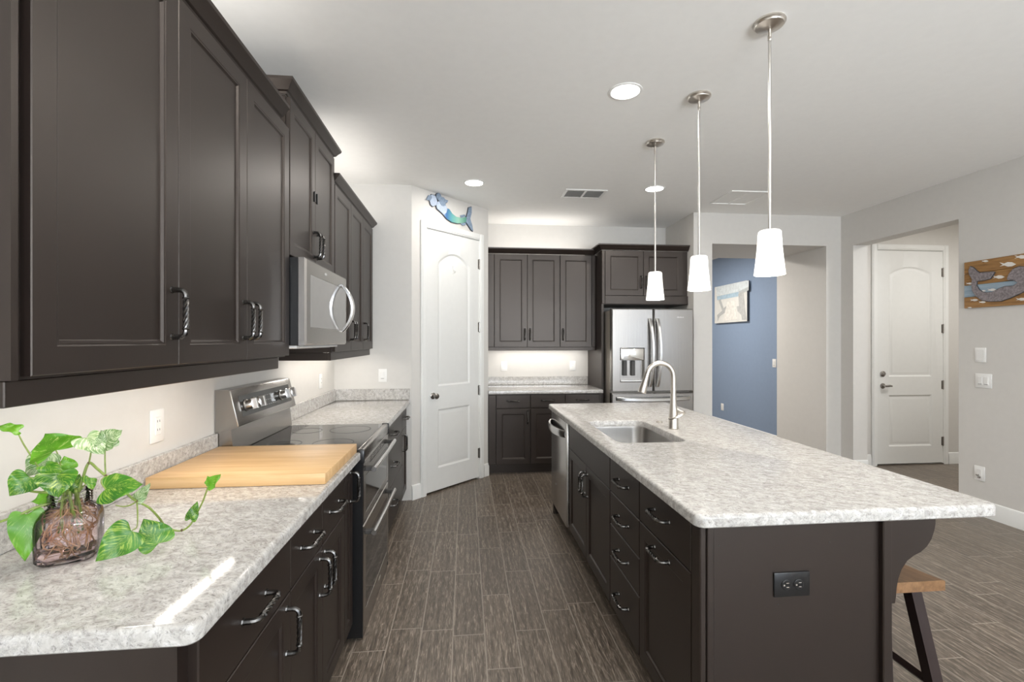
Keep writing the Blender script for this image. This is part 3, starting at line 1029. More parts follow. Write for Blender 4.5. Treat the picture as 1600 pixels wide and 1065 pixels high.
for k in range(25):
    a = 2 * pi * k / 24
    P.append((fx + .016 + .046 * cos(a), fy - .010 + .036 * sin(a), CZ1 + .082 + .020 * cos(a)))
mb.tube(P, .0062, 8, cap=False)
mb.tube([(fx + .02, fy, CZ1 + .12), (fx + .038, fy - .004, CZ1 + .108), (fx + .060, fy - .010, CZ1 + .102)], [.010, .009, .006], 8)
mb.build('lever', M_NICKEL, t)
t = MB().lathe([(.019, 0), (.0205, .002), (.0205, .006), (.017, .008), (0.0005, .008)], (1.262, 2.985, CZ1), 20).build('air_switch', M_NICKEL, org=(1.262, 2.985, CZ1))
tag(t, 'small round metal button in island counter behind the sink', 'button')

# dishwasher
t = thing('dishwasher', 'stainless dishwasher in the far end of the island', 'dishwasher', (.98, 3.61, 0))
y0, y1 = 3.318, 3.908
MB().box(.76, 1.35, y0 + .005, y1 - .005, .10, .868).build('tub', M_BLACK, t, ang=0)
MB().box(.716, .758, y0, y1, .115, .862, .006, 2).build('door', M_STEEL, t)
MB().box(.80, .84, y0, y1, 0, .10).build('kick_plate', M_BLACK, t)
mb = MB()
n = 13
pts = [(.716 - .058 * sin(pi * k / (n - 1)) ** .6 - .002, y0 + .03 + (y1 - y0 - .06) * k / (n - 1), .775) for k in range(n)]
rings = []
for p in pts:
    rings.append([(p[0] + dx, p[1], p[2] + dz) for dx, dz in ((.012, -.024), (-.002, -.026), (-.008, 0), (-.002, .026), (.012, .024))])
mb.loops(rings)
mb.build('handle', M_STEELH, t)
MB().box(.714, .717, 3.70, 3.74, .30, .308).build('badge', M_STEELH, t)

# ---------------------------------------------------------------- refrigerator
fr = thing('refrigerator', 'stainless french-door refrigerator with water dispenser', 'refrigerator', (1.995, 5.3, 0))
FX0, FX1, FYF = 1.545, 2.448, 4.89
MB().box(FX0 + .006, FX1 - .006, FYF + .075, 5.64, .03, 1.775, .004).build('cabinet', paint('fridge_side', lin(150, 143, 134), .42, .3, .02), fr)
MB().box(FX0 + .03, FX1 - .03, FYF + .09, 5.5, 0, .03).build('base_grille', M_BLACK, fr)
xm = 2.003
Mf = frame((0, FYF + .072, 0), (1, 0))
# left door with dispenser well
mb = MB(Mf).slab(xm - .004 - FX0, .885, .072, [(1.635, 1.905, 1.005, 1.373, 0)], ((0, 0), (.004, .004), (.006, .055), (.010, .057)), FX0, .905, .010)
ld = mb.build('door', M_STEELF, fr, ang=25)
MB(Mf).box(1.643, 1.897, -.074, -.02, 1.240, 1.366, .006, 2).build('control_panel', M_CHROME, ld)
for x in (1.70, 1.79):
    MB(Mf).box(x - .022, x + .022, -.045, -.017, 1.075, 1.235, .004).build('paddle', M_SLOT, ld)
MB(Mf).box(1.642, 1.898, -.068, -.018, 1.012, 1.030, .003).build('drip_tray', M_STEELH, ld)
mb = MB(Mf).slab(FX1 - xm - .004, .885, .072, (), (), xm + .004, .905, .010)
rd = mb.build('door', M_STEELF, fr, ang=25)
mb = MB(Mf).slab(FX1 - FX0, .80, .072, (), (), FX0, .09, .010)
fd = mb.build('freezer_drawer', M_STEELF, fr, ang=25)
def fridge_handle(par, x, lean):
    mb = MB()
    rings = []
    for k in range(17):
        u = k / 16
        z = .955 + .73 * u
        b = sin(pi * u)
        y = FYF - .012 - .050 * b ** .55
        xx = x + lean * (b - .5) * .018
        rings.append([(xx + dx, y + dy, z) for dx, dy in ((-.016, .012), (-.016, -.004), (-.010, -.012), (.010, -.012), (.016, -.004), (.016, .012))])
    mb.loops(rings)
    return mb.build('handle', M_STEELH, par)
fridge_handle(ld, 1.968, 1)
fridge_handle(rd, 2.052, 1)
mb = MB()
rings = []
for k in range(17):
    u = k / 16
    b = sin(pi * u)
    y = FYF - .012 - .045 * b ** .5
    rings.append([(FX0 + .05 + (FX1 - FX0 - .1) * u, y + dy, .832 + dz - .010 * b) for dz, dy in ((-.020, .012), (-.020, -.004), (-.012, -.012), (.012, -.012), (.020, -.004), (.020, .012))])
mb.loops(rings)
mb.build('handle', M_STEELH, fd)
mb = MB(frame((0, FYF, 0), (1, 0)))
for k in range(7):
    mb.box(2.262 + k * .009, 2.268 + k * .009, -.0025, .001, 1.695, 1.703 + (.004 if k in (1, 4) else 0))
mb.box(2.328, 2.336, -.0025, .001, 1.695, 1.705)
mb.build('badge', M_CHROME, rd)

# ---------------------------------------------------------------- microwave
mw = thing('microwave', 'stainless over-the-range microwave hanging under the raised cabinet', 'microwave', (-.95, 2.68, 1.42))
MY0, MY1, MZ0, MZ1, MXF = 2.303, 3.060, 1.424, 1.838, -.742
MB().box(XL + .005, MXF - .035, MY0, MY1, MZ0, MZ1, .003).build('case', M_BLACK, mw)
Mm = frame((MXF - .035, MY0, 0), (0, 1))
mb = MB(Mm)
w = MY1 - MY0
mb.slab(w, MZ1 - MZ0, .035, [(.060, w - .012, MZ0 + .085, MZ1 - .070, 0)], ((0, 0), (.002, .002), (.003, .002)), 0, MZ0, .009)
fd_ = mb.build('door', M_STEELD, mw, ang=22)
MB(Mm).box(.064, w - .016, -.0345, -.031, MZ0 + .089, MZ1 - .074).build('window', M_GREYGLASS, fd_)
mb = MB(Mm)
rings = []
hx = w - .125
for k in range(21):
    u = k / 20
    b = sin(pi * u)
    rings.append([(hx + .018 * b + dx, -.036 - .062 * b ** .8 + dy, MZ0 + .075 + .285 * u) for dx, dy in ((-.012, .008), (-.012, -.006), (-.006, -.012), (.006, -.012), (.012, -.006), (.012, .008))])
mb.loops(rings)
mb.build('handle', M_STEELH, fd_)
mb = MB(Mm)
mb.box(.30, .325, -.0365, -.034, MZ1 - .045, MZ1 - .030, .001)
mb.box(.33, .336, -.0365, -.034, MZ1 - .042, MZ1 - .033, .001)
mb.build('badge', M_STEELH, fd_)
mb = MB().box(XL + .03, MXF - .05, MY0 + .02, MY1 - .02, MZ0 - .014, MZ0, .003)
for k in range(10):
    mb.box(-.98 + k * .017, -.972 + k * .017, MY0 + .08, MY1 - .08, MZ0 - .017, MZ0 - .013)
mb.build('bottom_vent', M_PLATE, mw)

# ---------------------------------------------------------------- range
rg = thing('range', 'stainless double-oven range with glass cooktop and back control panel', 'range', (-.82, 2.71, 0))
RY0, RY1 = 2.332, 3.084
RX = -.498
MB().box(XL + .03, RX - .0255, RY0 + .002, RY1 - .002, .02, .862).box(RX - .03, RX + .008, RY0 + .0005, RY0 + .0075, .02, .86).box(RX - .03, RX + .008, RY1 - .0075, RY1 - .0005, .02, .86).build('body', M_BLACK, rg, ang=0)
mb = MB().box(XL + .09, RX - .02, RY0 + .002, RY1 - .002, .898, .919, .003)
mb.build('cooktop', M_BLKGLASS, rg)
mb = MB()
for cx, cy, r in ((-.68, 2.53, .10), (-.68, 2.90, .115), (-.92, 2.53, .08), (-.92, 2.88, .08)):
    for k in range(48):
        pass
    ring = lambda rr, z: [(cx + rr * cos(2 * pi * k / 40), cy + rr * sin(2 * pi * k / 40), z) for k in range(40)]
    mb.loops([ring(r - .0015, .9192), ring(r - .0015, .9196), ring(r + .0015, .9196), ring(r + .0015, .9192)], True, False, False)
mb.build('burner_marks', M_SLOT, rg)
mb = MB().box(RX - .022, RX + .012, RY0, RY1, .862, .921, .008, 3)
mb.build('front_rim', M_STEEL, rg)
for y0, y1 in ((RY0 - .001, RY0 + .012), (RY1 - .012, RY1 + .001)):
    MB().box(RX - .03, RX + .016, y0, y1, .855, .9235, .006, 2).build('end_cap', M_BLACK, rg)
# backguard
mb = MB()
side = [(XL + .005, .86), (XL + .005, 1.215), (XL + .065, 1.215), (XL + .105, 1.04), (XL + .075, 1.03), (XL + .085, .93), (XL + .085, .86)]
mb.loops([[(x, y, z) for x, z in side] for y in (RY0, RY1)], True, True, True)
bg = mb.build('backguard', M_STEELD, rg, ang=20)
# tilted control face
tilt = atan2(.04, .175)
c0 = Vector((XL + .105, RY0, 1.04))
zt = Vector((-.04, 0, .175)).normalized()
Mt = Matrix.Identity(4)
nrm = Vector((0, 1, 0)).cross(zt)
for i in range(3):
    Mt[i][0], Mt[i][1], Mt[i][2], Mt[i][3] = (0, 1, 0)[i], -nrm[i], zt[i], c0[i]
MB(Mt).box(.0, .752, -.006, .004, .002, .178, .004, 2).build('control_panel', M_STEEL, bg)
MB(Mt).box(.06, .70, -.0075, -.004, .040, .142).build('display', M_DISP, bg)
for x in (.115, .205, .555, .645):
    mb = MB(Mt @ Matrix.Translation((x, -.0075, .090)) @ Matrix.Rotation(pi / 2, 4, 'X'))
    mb.lathe([(.028, 0), (.030, .004), (.024, .008), (.0225, .030), (.020, .034), (0.0005, .034)], n=20)
    mb.box(-.009, .009, -.028, .028, .028, .056, .003)
    mb.build('knob', M_KNOB, bg)
mb = MB(Mt)
for r_ in range(3):
    for k in range(7):
        mb.box(.285 + k * .028, .300 + k * .028, -.0082, -.007, .060 + r_ * .026, .064 + r_ * .026)
mb.build('touch_keys', M_VENTDK, bg)
# oven doors
Mo = frame((RX - .025, RY0 + .008, 0), (0, 1))
ow = RY1 - RY0 - .016
mb = MB(Mo).slab(ow, .30, .035, [(.055, ow - .055, .60, .785, 0)], ((0, 0), (.002, .003)), 0, .560, .005)
ud = mb.build('upper_oven_door', M_STEELD, rg, ang=25)
MB(Mo).box(.058, ow - .058, -.0345, -.0315, .603, .782).build('window', M_BLKGLASS, ud)
mb = MB(Mo)
for rr in range(3):
    for k in range(5):
        mb.box(.16 + k * .09, .225 + k * .09, -.0358, -.034, .845 - rr * .012, .850 - rr * .012)
mb.build('vent_slots', M_SLOT, ud)
mb = MB(Mo).slab(ow, .50, .035, [(.055, ow - .055, .13, .47, 0)], ((0, 0), (.002, .003)), 0, .052, .005)
lo = mb.build('lower_oven_door', M_STEELD, rg, ang=25)
MB(Mo).box(.058, ow - .058, -.0345, -.0315, .133, .467).build('window', M_BLKGLASS, lo)
MB(Mo).box(.40, .46, -.0362, -.0345, .085, .095).build('badge', M_CHROME, lo)
for par, z in ((ud, .818), (lo, .508)):
    mb = MB(Mo)
    mb.tube([(.03, -.078, z), (ow / 2, -.082, z), (ow - .03, -.078, z)], .0125, 12)
    hb = mb.build('handle', M_STEELH, par)
    for x in (.055, ow - .055):
        MB(Mo).box(x - .014, x + .014, -.076, -.033, z - .011, z + .011, .004).build('handle_post', M_SLOT, hb)
MB(Mo).box(.005, ow - .005, -.03, -.005, .005, .048).build('kick_panel', M_STEELD, rg)

# ---------------------------------------------------------------- cutting board
t = MB().box(-1.138, -.515, 1.812, 2.322, CZ1 + .0005, CZ1 + .042, .003, 2).build('cutting_board', M_BOARD, org=(-.83, 2.07, CZ1))
tag(t, 'thick maple butcher block cutting board on left counter beside the range', 'cutting board')

# ---------------------------------------------------------------- wall plates
def plate(label, cat, o, right, w, h, kind, mat=None, slot=None, name=None, rot=False):
    M = frame(o, right)
    if rot:
        M = M @ Matrix.Rotation(pi / 2, 4, 'Y')
    t = thing(name or ('light_switch' if 'switch' in cat else 'wall_plate' if 'plate' in cat else 'power_outlet'), label, cat, o, 'wall plates')
    mat = mat or M_PLATE
    MB(M).box(-w / 2, w / 2, -.006, 0, -h / 2, h / 2, .0025, 2).build('cover_plate', mat, t)
    if kind == 'duplex':
        for zz in (-.021, .021):
            mb = MB(M @ Matrix.Translation((0, -.006, zz)) @ Matrix.Rotation(pi / 2, 4, 'X'))
            mb.lathe([(.0165, 0), (.0165, .002), (.015, .003), (0.0005, .003)], n=20)
            s_ = mb.build('socket', mat, t)
            mb = MB(M)
            for xx in (-.0065, .0065):
                mb.box(xx - .0012, xx + .0012, -.0096, -.0088, zz - .001, zz + .008)
            mb.box(-.0025, .0025, -.0096, -.0088, zz - .011, zz - .006)
            mb.build('slots', slot or M_SLOT, s_)
    elif kind == 'decora':
        MB(M).box(-.0165, .0165, -.009, -.005, -.034, .034, .0015).build('socket', mat, t)
        mb = MB(M)
        for zz in (-.018, .014):
            for xx in (-.0065, .0065):
                mb.box(xx - .001, xx + .001, -.0096, -.0088, zz, zz + .008)
        mb.build('slots', M_SLOT, t)
    elif kind.startswith('rocker'):
        k = int(kind[6:])
        for i in range(k):
            cx = (i - (k - 1) / 2) * .046
            MB(M).slab(.033, .067, .009, (), x0=cx - .0165, z0=-.0335, c=.002).build('rocker', mat, t)
            MB(M).box(cx - .014, cx + .014, -.0098, -.0088, -.029, -.026).build('indicator', M_SLOT, t)
    elif kind == 'cable':
        MB(M).box(-.0165, .0165, -.008, -.005, -.034, .034, .001).build('insert', mat, t)
        for zz in (-.014, -.030):
            mb = MB(M @ Matrix.Translation((.006 if zz < -.02 else -.008, -.006, zz)) @ Matrix.Rotation(pi / 2, 4, 'X'))
            mb.lathe([(.008, 0), (.008, .010), (.005, .012), (.004, .02), (0.0005, .02)], n=12)
            mb.build('cable_jack', M_STEELD, t)
    elif kind == 'blank':
        MB(M).box(-.030, .030, -.0075, -.0055, -.045, .045, .001).build('insert', mat, t)
    return t

plate('white outlet on left wall between plant and cutting board', 'outlet', (XL, 1.917, 1.124), (0, 1), .079, .124, 'decora')
plate('white outlet on left wall just past the range', 'outlet', (XL, 3.96, 1.122), (0, 1), .075, .117, 'decora')
plate('white switch on short end wall above the corner counter', 'switch', (-.742, 4.37, 1.135), (1, 0), .075, .117, 'rocker1')
plate('white outlet on the back wall nearest the pantry door', 'outlet', (.468, 5.72, 1.14), (1, 0), .075, .117, 'decora')
plate('white outlet on the back wall beside the refrigerator panel', 'outlet', (1.312, 5.72, 1.142), (1, 0), .075, .117, 'decora')
plate('black outlet on the end panel of the island', 'outlet', (1.044, 1.43, .664), (1, 0), .078, .122, 'duplex', M_BLACK, M_CHROME, rot=True)
plate('small blank white plate on right wall, topmost under the plank art', 'wall plate', (XR, 3.523, 1.329), (0, -1), .085, .12, 'blank')
plate('white double rocker switch on the right wall', 'switch', (XR, 3.50, 1.117), (0, -1), .125, .117, 'rocker2')
plate('white cable plate low on right wall near the baseboard', 'wall plate', (XR, 3.53, .348), (0, -1), .08, .12, 'cable')
plate('white switch on the blue hall wall at the opening edge', 'switch', (4.30, 6.225, 1.135), (0, -1), .078, .117, 'rocker1')
plate('white outlet low on the blue hall wall', 'outlet', (4.30, 7.57, .338), (0, -1), .078, .117, 'decora')

# ---------------------------------------------------------------- ceiling
def can_light(x, y, label, power=5.5, seen=True):
    if seen:
        t = thing('recessed_light', label, 'ceiling light', (x, y, CEIL), 'recessed ceiling lights')
        ring = lambda r, z: [(x + r * cos(2 * pi * k / 32), y + r * sin(2 * pi * k / 32), z) for k in range(32)]
        MB().loops([ring(.095, CEIL), ring(.094, CEIL - .004), ring(.082, CEIL - .006), ring(.078, CEIL - .003)], True, False, False).build('trim_ring', M_PLATE, t)
        MB().lathe([(.079, CEIL - .001), (.079, CEIL - .0035), (0.0005, CEIL - .0045)], (x, y, 0), 32).build('lens', M_LENS, t)
    area_light('recessed_lamp', (x, y, CEIL - .008), (0, 0, 0), .15, .15, power, CAN, 'DISK')
can_light(.903, 2.61, 'large lit round ceiling light left of the pendants, nearest the camera')
can_light(.079, 4.25, 'lit round ceiling light in front of the pantry door')
can_light(1.75, 4.25, 'lit round ceiling light behind the farthest pendant rod')
for x, y in ((-.1, 1.2), (1.2, 1.3), (2.6, 1.2), (3.6, 1.0)):
    can_light(x, y, '', 5.0, False)

def vent(x0, x1, y0, y1, label, mat_in, border, slats):
    t = thing('ceiling_vent', label, 'vent', ((x0 + x1) / 2, (y0 + y1) / 2, CEIL), 'ceiling vents')
    zb = CEIL - .009
    mb = MB()
    xm = (x0 + x1) / 2
    for b in ((x0, x1, y0, y0 + border), (x0, x1, y1 - border, y1), (x0, x0 + border, y0 + border, y1 - border), (x1 - border, x1, y0 + border, y1 - border),
              (xm - border * .4, xm + border * .4, y0 + border, y1 - border)):
        mb.box(*b, zb, CEIL, .002)
    mb.build('frame', M_PLATE, t)
    MB().box(x0 + border, x1 - border, y0 + border, y1 - border, CEIL - .0015, CEIL).build('backing', mat_in, t)
    n = slats
    mb = MB()
    for k in range(n):
        yy = y0 + border + (y1 - y0 - 2 * border) * (k + .5) / n
        mb.M = Matrix.Translation((0, yy, CEIL - .0055)) @ Matrix.Rotation(radians(35), 4, 'X')
        for a, b in ((x0 + border, xm - border * .4), (xm + border * .4, x1 - border)):
            mb.box(a, b, -.005, .005, -.0005, .0005)
    mb.build('slats', M_PLATE if mat_in is not M_VENTDK else M_VENTDK, t)
vent(.93, 1.33, 4.33, 4.58, 'grey louvred ceiling vent between two recessed lights', M_VENTDK, .026, 12)
vent(2.50, 2.90, 4.24, 4.62, 'flat white return vent on ceiling right of the pendant rods', M_CEIL, .022, 0) if False else None
t = thing('ceiling_vent', 'flat white ceiling return vent right of the pendant rods', 'vent', (2.69, 4.43, CEIL), 'ceiling vents')
mb = MB()
for b in ((2.49, 2.89, 4.22, 4.24), (2.49, 2.89, 4.62, 4.64), (2.49, 2.51, 4.24, 4.62), (2.87, 2.89, 4.24, 4.62), (2.682, 2.698, 4.24, 4.62)):
    mb.box(*b, CEIL - .010, CEIL, .003)
mb.build('frame', M_CEIL, t)
MB().box(2.51, 2.87, 4.24, 4.62, CEIL - .003, CEIL).build('panel', M_CEIL, t)

def pendant(y, label):
    x = 1.343
    t = thing('pendant_light', label, 'pendant light', (x, y, CEIL), 'pendant lights over the island')
    MB().lathe([(.0005, 0), (.064, 0), (.066, -.004), (.066, -.010), (.060, -.015), (.058, -.020), (.030, -.030), (.012, -.034), (0.0005, -.034)][::-1], (x, y, CEIL), 32).build('canopy', M_NICKEL, t)
    mb = MB()
    mb.lathe([(.005, -.075), (.008, -.072), (.008, -.062), (.006, -.058), (.006, -.034)], (x, y, CEIL), 12)
    mb.tube([(x, y, CEIL - .085), (x, y, CEIL - .08), (x, y, CEIL - .072)], [.006, .0085, .006], 10)
    mb.build('swivel', M_NICKEL, t)
    MB().tube([(x, y, CEIL - .08), (x, y, 1.932)], .0062, 12).build('rod', M_RODS, t)
    zb, zt = 1.738, 1.934
    outer = [(.0005, zt), (.040, zt), (.046, zt - .006), (.0475, zt - .02), (.051, zt - .08), (.057, zt - .14), (.0635, zb)]
    inner = [(.0605, zb), (.054, zt - .14), (.048, zt - .08), (.044, zt - .02), (.0005, zt - .012)]
    MB().lathe(outer + inner, (x, y, 0), 32, False, False).build('shade', M_SHADE, t)
    MB().lathe([(.0005, 1.80), (.016, 1.806), (.024, 1.825), (.024, 1.84), (.014, 1.865), (.013, 1.922)], (x, y, 0), 16).build('bulb', M_LENS, t)
    d = bpy.data.lights.new('pendant_lamp', 'POINT')
    d.energy = 4.0
    d.color = WARM
    d.shadow_soft_size = .03
    o = bpy.data.objects.new('pendant_lamp', d)
    COL.objects.link(o)
    o.location = (x, y, 1.775)
pendant(1.978, 'nearest and largest white pendant light over the island')
pendant(2.615, 'middle white pendant light over the island')
pendant(3.25, 'farthest white pendant light over the island, in front of fridge cabinet')

# ---------------------------------------------------------------- stool
t = thing('bar_stool', 'wooden-seat bar stool with dark splayed legs under the island overhang', 'stool', (1.50, 1.72, 0))
sx0, sx1, sy0, sy1 = 1.405, 1.662, 1.492, 1.945
mb = MB()
rings = []
for k in range(13):
    u = k / 12
    y = sy0 + (sy1 - sy0) * u
    dz = -.016 * (1 - (2 * u - 1) ** 2)
    rings.append([(sx0, y, .577 + dz * .6), (sx1, y, .577 + dz * .6), (sx1, y, .609 + dz), (sx1 - .004, y, .613 + dz), (sx0 + .004, y, .613 + dz), (sx0, y, .609 + dz)])
mb.loops(rings)
mb.build('seat', M_SEAT, t, ang=30)
def leg_pts(sx, sy):
    a = Vector((1.5335 + sx * .058, 1.7185 + sy * .165, .574))
    b = Vector((1.5335 + sx * .125, 1.7185 + sy * .255, 0))
    return a, b
for sx in (-1, 1):
    for sy in (-1, 1):
        a, b = leg_pts(sx, sy)
        h = .0195
        MB().loops([[(p.x + dx * h, p.y + dy * h, p.z) for dx, dy in ((-1, -1), (1, -1), (1, 1), (-1, 1))] for p in (b, a)]).build('leg', M_STOOL, t, ang=0)
def stretch(p, q, name='stretcher'):
    MB().tube([p, q], .0165, 4).build(name, M_STOOL, t, ang=0)
for sx in (-1, 1):
    pa, pb = leg_pts(sx, -1)
    qa, qb = leg_pts(sx, 1)
    stretch(pa.lerp(pb, .58), qa.lerp(qb, .58))
ends = [leg_pts(sx, -1)[0].lerp(leg_pts(sx, -1)[1], .58).lerp(leg_pts(sx, 1)[0].lerp(leg_pts(sx, 1)[1], .58), .5) for sx in (-1, 1)]
stretch(*ends)

# ---------------------------------------------------------------- art
def outline(crop, scale, pts, p0, n):
    return [ray_hit(crop[0] + a / scale, crop[1] + b / scale, p0, n) for a, b in pts]

nd = Vector((1, -1, 0)).normalized()
P0 = DA + nd * .012
t = thing('mermaid_wall_art', 'small painted metal mermaid with blue-green tail above the pantry door', 'wall art', P0 + Vector((.35, .35, 2.7)))
CR, SC = (650, 290), 13.31
M_AQ = tail_mat()
M_GREYBL = paint('grey_blue_enamel', lin(128, 145, 165), .4, var=.25, scale=60)
M_PALEBL = paint('pale_blue_enamel', lin(178, 190, 208), .4, var=.12, scale=60)
M_EDGE = paint('dark_edge', lin(66, 68, 74), .5, var=.05)
shapes = [('tail', M_AQ, [(560, 590), (640, 690), (740, 755), (860, 782), (960, 778), (1052, 752), (1066, 650), (1020, 655), (930, 670), (830, 645), (750, 580), (690, 490), (640, 470), (600, 520)], .010),
          ('torso', M_PALEBL, [(420, 420), (440, 480), (530, 560), (575, 610), (625, 560), (645, 480), (610, 400), (560, 430), (510, 400), (480, 320), (440, 340)], .012),
          ('hair', M_GREYBL, [(470, 320), (410, 245), (420, 180), (460, 150), (500, 180), (520, 240), (570, 250), (600, 290), (660, 310), (640, 350), (600, 370), (610, 412), (550, 430), (510, 395)], .015),
          ('arm', M_PALEBL, [(285, 310), (320, 185), (390, 205), (420, 260), (435, 320), (440, 390), (400, 410), (350, 430), (305, 390)], .009),
          ('shell', M_GREYBL, [(208, 292), (250, 200), (300, 195), (330, 240), (300, 310)], .010),
          ('fluke', M_GREYBL, [(1045, 665), (1075, 560), (1090, 460), (1150, 440), (1152, 560), (1122, 690), (1165, 830), (1182, 942), (1140, 915), (1090, 830), (1035, 755)], .012),
          ('fin', M_GREYBL, [(915, 615), (1010, 598), (1032, 642), (930, 668)], .008),
          ('fin', M_GREYBL, [(918, 776), (1040, 770), (1022, 820), (960, 826)], .008)]
for nm, mt, pts, th in shapes:
    o3 = outline(CR, SC, pts, P0, nd)
    c = sum(o3, Vector()) / len(o3)
    if nm in ('tail', 'torso', 'hair', 'fluke', 'arm'):
        big = [c + (p - c) * 1.0 + (p - c).normalized() * .006 for p in o3]
        MB().poly(big, -nd, .011).build(nm + '_edge', M_EDGE, t, ang=0)
    MB().poly(o3, nd, th - .006).build(nm, mt, t, ang=0)

# plank art on the right wall
nr = Vector((-1, 0, 0))
t = thing('plank_wall_art', 'wooden plank wall art with grey mermaid tail and white fish on right wall', 'wall art', (XR, 3.18, 1.92))
zs = [1.722, 1.815, 1.914, 2.012, 2.112]
M_PLK = wood_mat('rustic_plank', lin(128, 92, 52), lin(176, 132, 78), 'Y', 0, .6, 60)
M_PLKB = wood_mat('blue_washed_plank', lin(132, 152, 168), lin(164, 180, 192), 'Y', 0, .6, 60)
for k in range(4):
    MB().box(XR - .020, XR, 2.66, 3.638, zs[k] + .001, zs[k + 1] - .001, .002).build('plank', M_PLKB if k == 1 else M_PLK, t)
PB = Vector((XR - .020, 0, 0))
CR, SC = (1500, 390), 10.65
M_TAILG = paint('weathered_grey_tail', lin(138, 130, 132), .5, .2, var=.35, scale=70)
M_WHITE = paint('white_fish_paint', lin(226, 222, 216), .5, var=.02)
body = [(160, 345), (188, 275), (240, 300), (290, 350), (340, 385), (430, 378), (560, 368), (592, 370), (560, 430), (520, 482), (420, 505), (300, 522), (290, 590), (330, 660), (385, 702), (450, 716), (560, 705), (640, 660), (760, 612), (900, 602),
        (985, 545), (900, 500), (830, 505), (800, 490), (830, 410), (900, 322), (1000, 280), (1100, 285), (1230, 300), (1330, 330), (1400, 260), (1480, 250), (1540, 310), (1540, 400), (1470, 450), (1400, 470), (1330, 560), (1200, 640), (1080, 695),
        (980, 742), (850, 800), (700, 852), (500, 858), (380, 838), (280, 770), (222, 680), (208, 580), (220, 490), (172, 415)]
o3 = outline(CR, SC, body, PB, nr)
c = sum(o3, Vector()) / len(o3)
MB().poly(o3, nr, .012).build('mermaid_relief', M_TAILG, t, ang=0)
edge = [Vector(p) for p in o3]
MB().tube([p + nr * .006 for p in edge + edge[:1]], .0045, 6).build('outline', M_EDGE, t)
fish_shape = [(-.5, -.16), (-.30, -.02), (-.5, .16), (-.22, .08), (0, .20), (.25, .19), (.5, .02), (.25, -.15), (0, -.18), (-.22, -.07)]
for cx, cy, wd in ((420, 190, 115), (800, 245, 270), (1020, 120, 215), (645, 455, 200), (160, 562, 110), (535, 668, 150), (385, 685, 95), (240, 838, 130), (375, 872, 115), (165, 962, 70), (1020, 825, 170)):
    pts = [(cx + a * wd, cy - b * wd * .75) for a, b in fish_shape]
    MB().poly(outline(CR, SC, pts, PB, nr), nr, .004).build('fish', M_WHITE, t, ang=0)

# beach canvas on the blue wall
t = thing('beach_painting', 'pale beach canvas with two deck chairs on the blue hall wall', 'painting', (4.30, 7.28, 2.05))
MB().box(4.260, 4.298, 6.81, 7.75, 1.745, 2.366, .002).build('canvas', paint('canvas_sand', lin(214, 213, 208), .7, var=.05, scale=9), t)
PC = Vector((4.260, 0, 0))
CR, SC = (1110, 430), 4.84
PTH = [6, 5, 4, 3, 2, 1]
for nm, col, pts in (('painted_sky', (206, 213, 215), [(44, 88), (290, 38), (290, 112), (48, 152)]),
                     ('painted_sea', (166, 188, 202), [(50, 158), (215, 124), (215, 158), (52, 188)]),
                     ('painted_dune', (180, 184, 184), [(215, 122), (290, 85), (290, 112), (215, 152)]),
                     ('painted_chair', (176, 177, 176), [(62, 185), (78, 180), (100, 250), (124, 228), (112, 280), (70, 310), (56, 345), (52, 300), (90, 268)]),
                     ('painted_chair', (180, 180, 178), [(212, 140), (250, 120), (262, 240), (274, 335), (240, 338), (235, 300), (206, 270), (200, 235), (218, 232)]),
                     ('painted_path', (222, 219, 212), [(130, 200), (185, 190), (200, 330), (95, 345)])):
    MB().poly(outline(CR, SC, pts, PC, nr), nr, .001 + .0004 * PTH.pop()).build(nm, paint(nm, lin(*col), .7, var=.12, scale=25), t, ang=0)
MB().box(4.260, 4.298, 6.806, 6.81, 1.745, 2.366).build('side_edge', M_EDGE, t, ang=0)

# ---------------------------------------------------------------- jar and pothos
JX, JY = -.966, 1.265
JR = radians(24)
def jar_ring(half, z, p, n=40):
    out = []
    for k in range(n):
        a = 2 * pi * k / n
        ca, sa = cos(a), sin(a)
        r = half / ((abs(ca) ** p + abs(sa) ** p) ** (1 / p))
        x, y = r * ca, r * sa
        out.append((JX + x * cos(JR) - y * sin(JR), JY + x * sin(JR) + y * cos(JR), CZ1 + z))
    return out
jar = thing('glass_jar', 'squarish pink glass jar of water holding the cuttings on left counter', 'jar', (JX, JY, CZ1))
prof = [(.046, .001, 3), (.053, .004, 4), (.0585, .014, 5), (.0590, .050, 5), (.0590, .092, 5), (.0565, .108, 4.4), (.049, .121, 3.2), (.0425, .128, 2.4), (.0405, .132, 2)]
neck = []
for k in range(4):
    z = .134 + k * .0065
    neck += [(.0400, z, 2), (.0425, z + .0022, 2), (.0425, z + .004, 2), (.0400, z + .006, 2)]
neck.append((.0400, .162, 2))
neck.append((.0385, .164, 2))
inn = [(.0365, .160, 2), (.0365, .132, 2), (.045, .118, 3.2), (.0530, .106, 4.4), (.0550, .090, 5), (.0550, .016, 5), (.046, .008, 3)]
M_JAR = clear_mat('pink_glass', (0.96, 0.915, 0.92, 1), .04)
M_NECK = clear_mat('clear_glass', (0.95, 0.94, 0.95, 1), .04)
M_WATER = clear_mat('pink_water', (0.95, 0.87, 0.885, 1), .03, 1.2)
MB().loops([jar_ring(*r) for r in prof + [(.0400, .1335, 2)]], True, True, False).build('body', M_JAR, jar, ang=50)
MB().loops([jar_ring(*r) for r in neck + inn[:2]], True, False, False).build('threaded_neck', M_NECK, jar, ang=30)
MB().loops([jar_ring(*r) for r in inn[1:]][::-1], True, True, False).build('inner_wall', M_JAR, jar, ang=50)
MB().loops([jar_ring(*r) for r in [(.044, .0085, 3), (.0542, .017, 5), (.0542, .089, 5), (.0524, .105, 4.4)]], True, True, True).build('water', M_WATER, jar, ang=50)
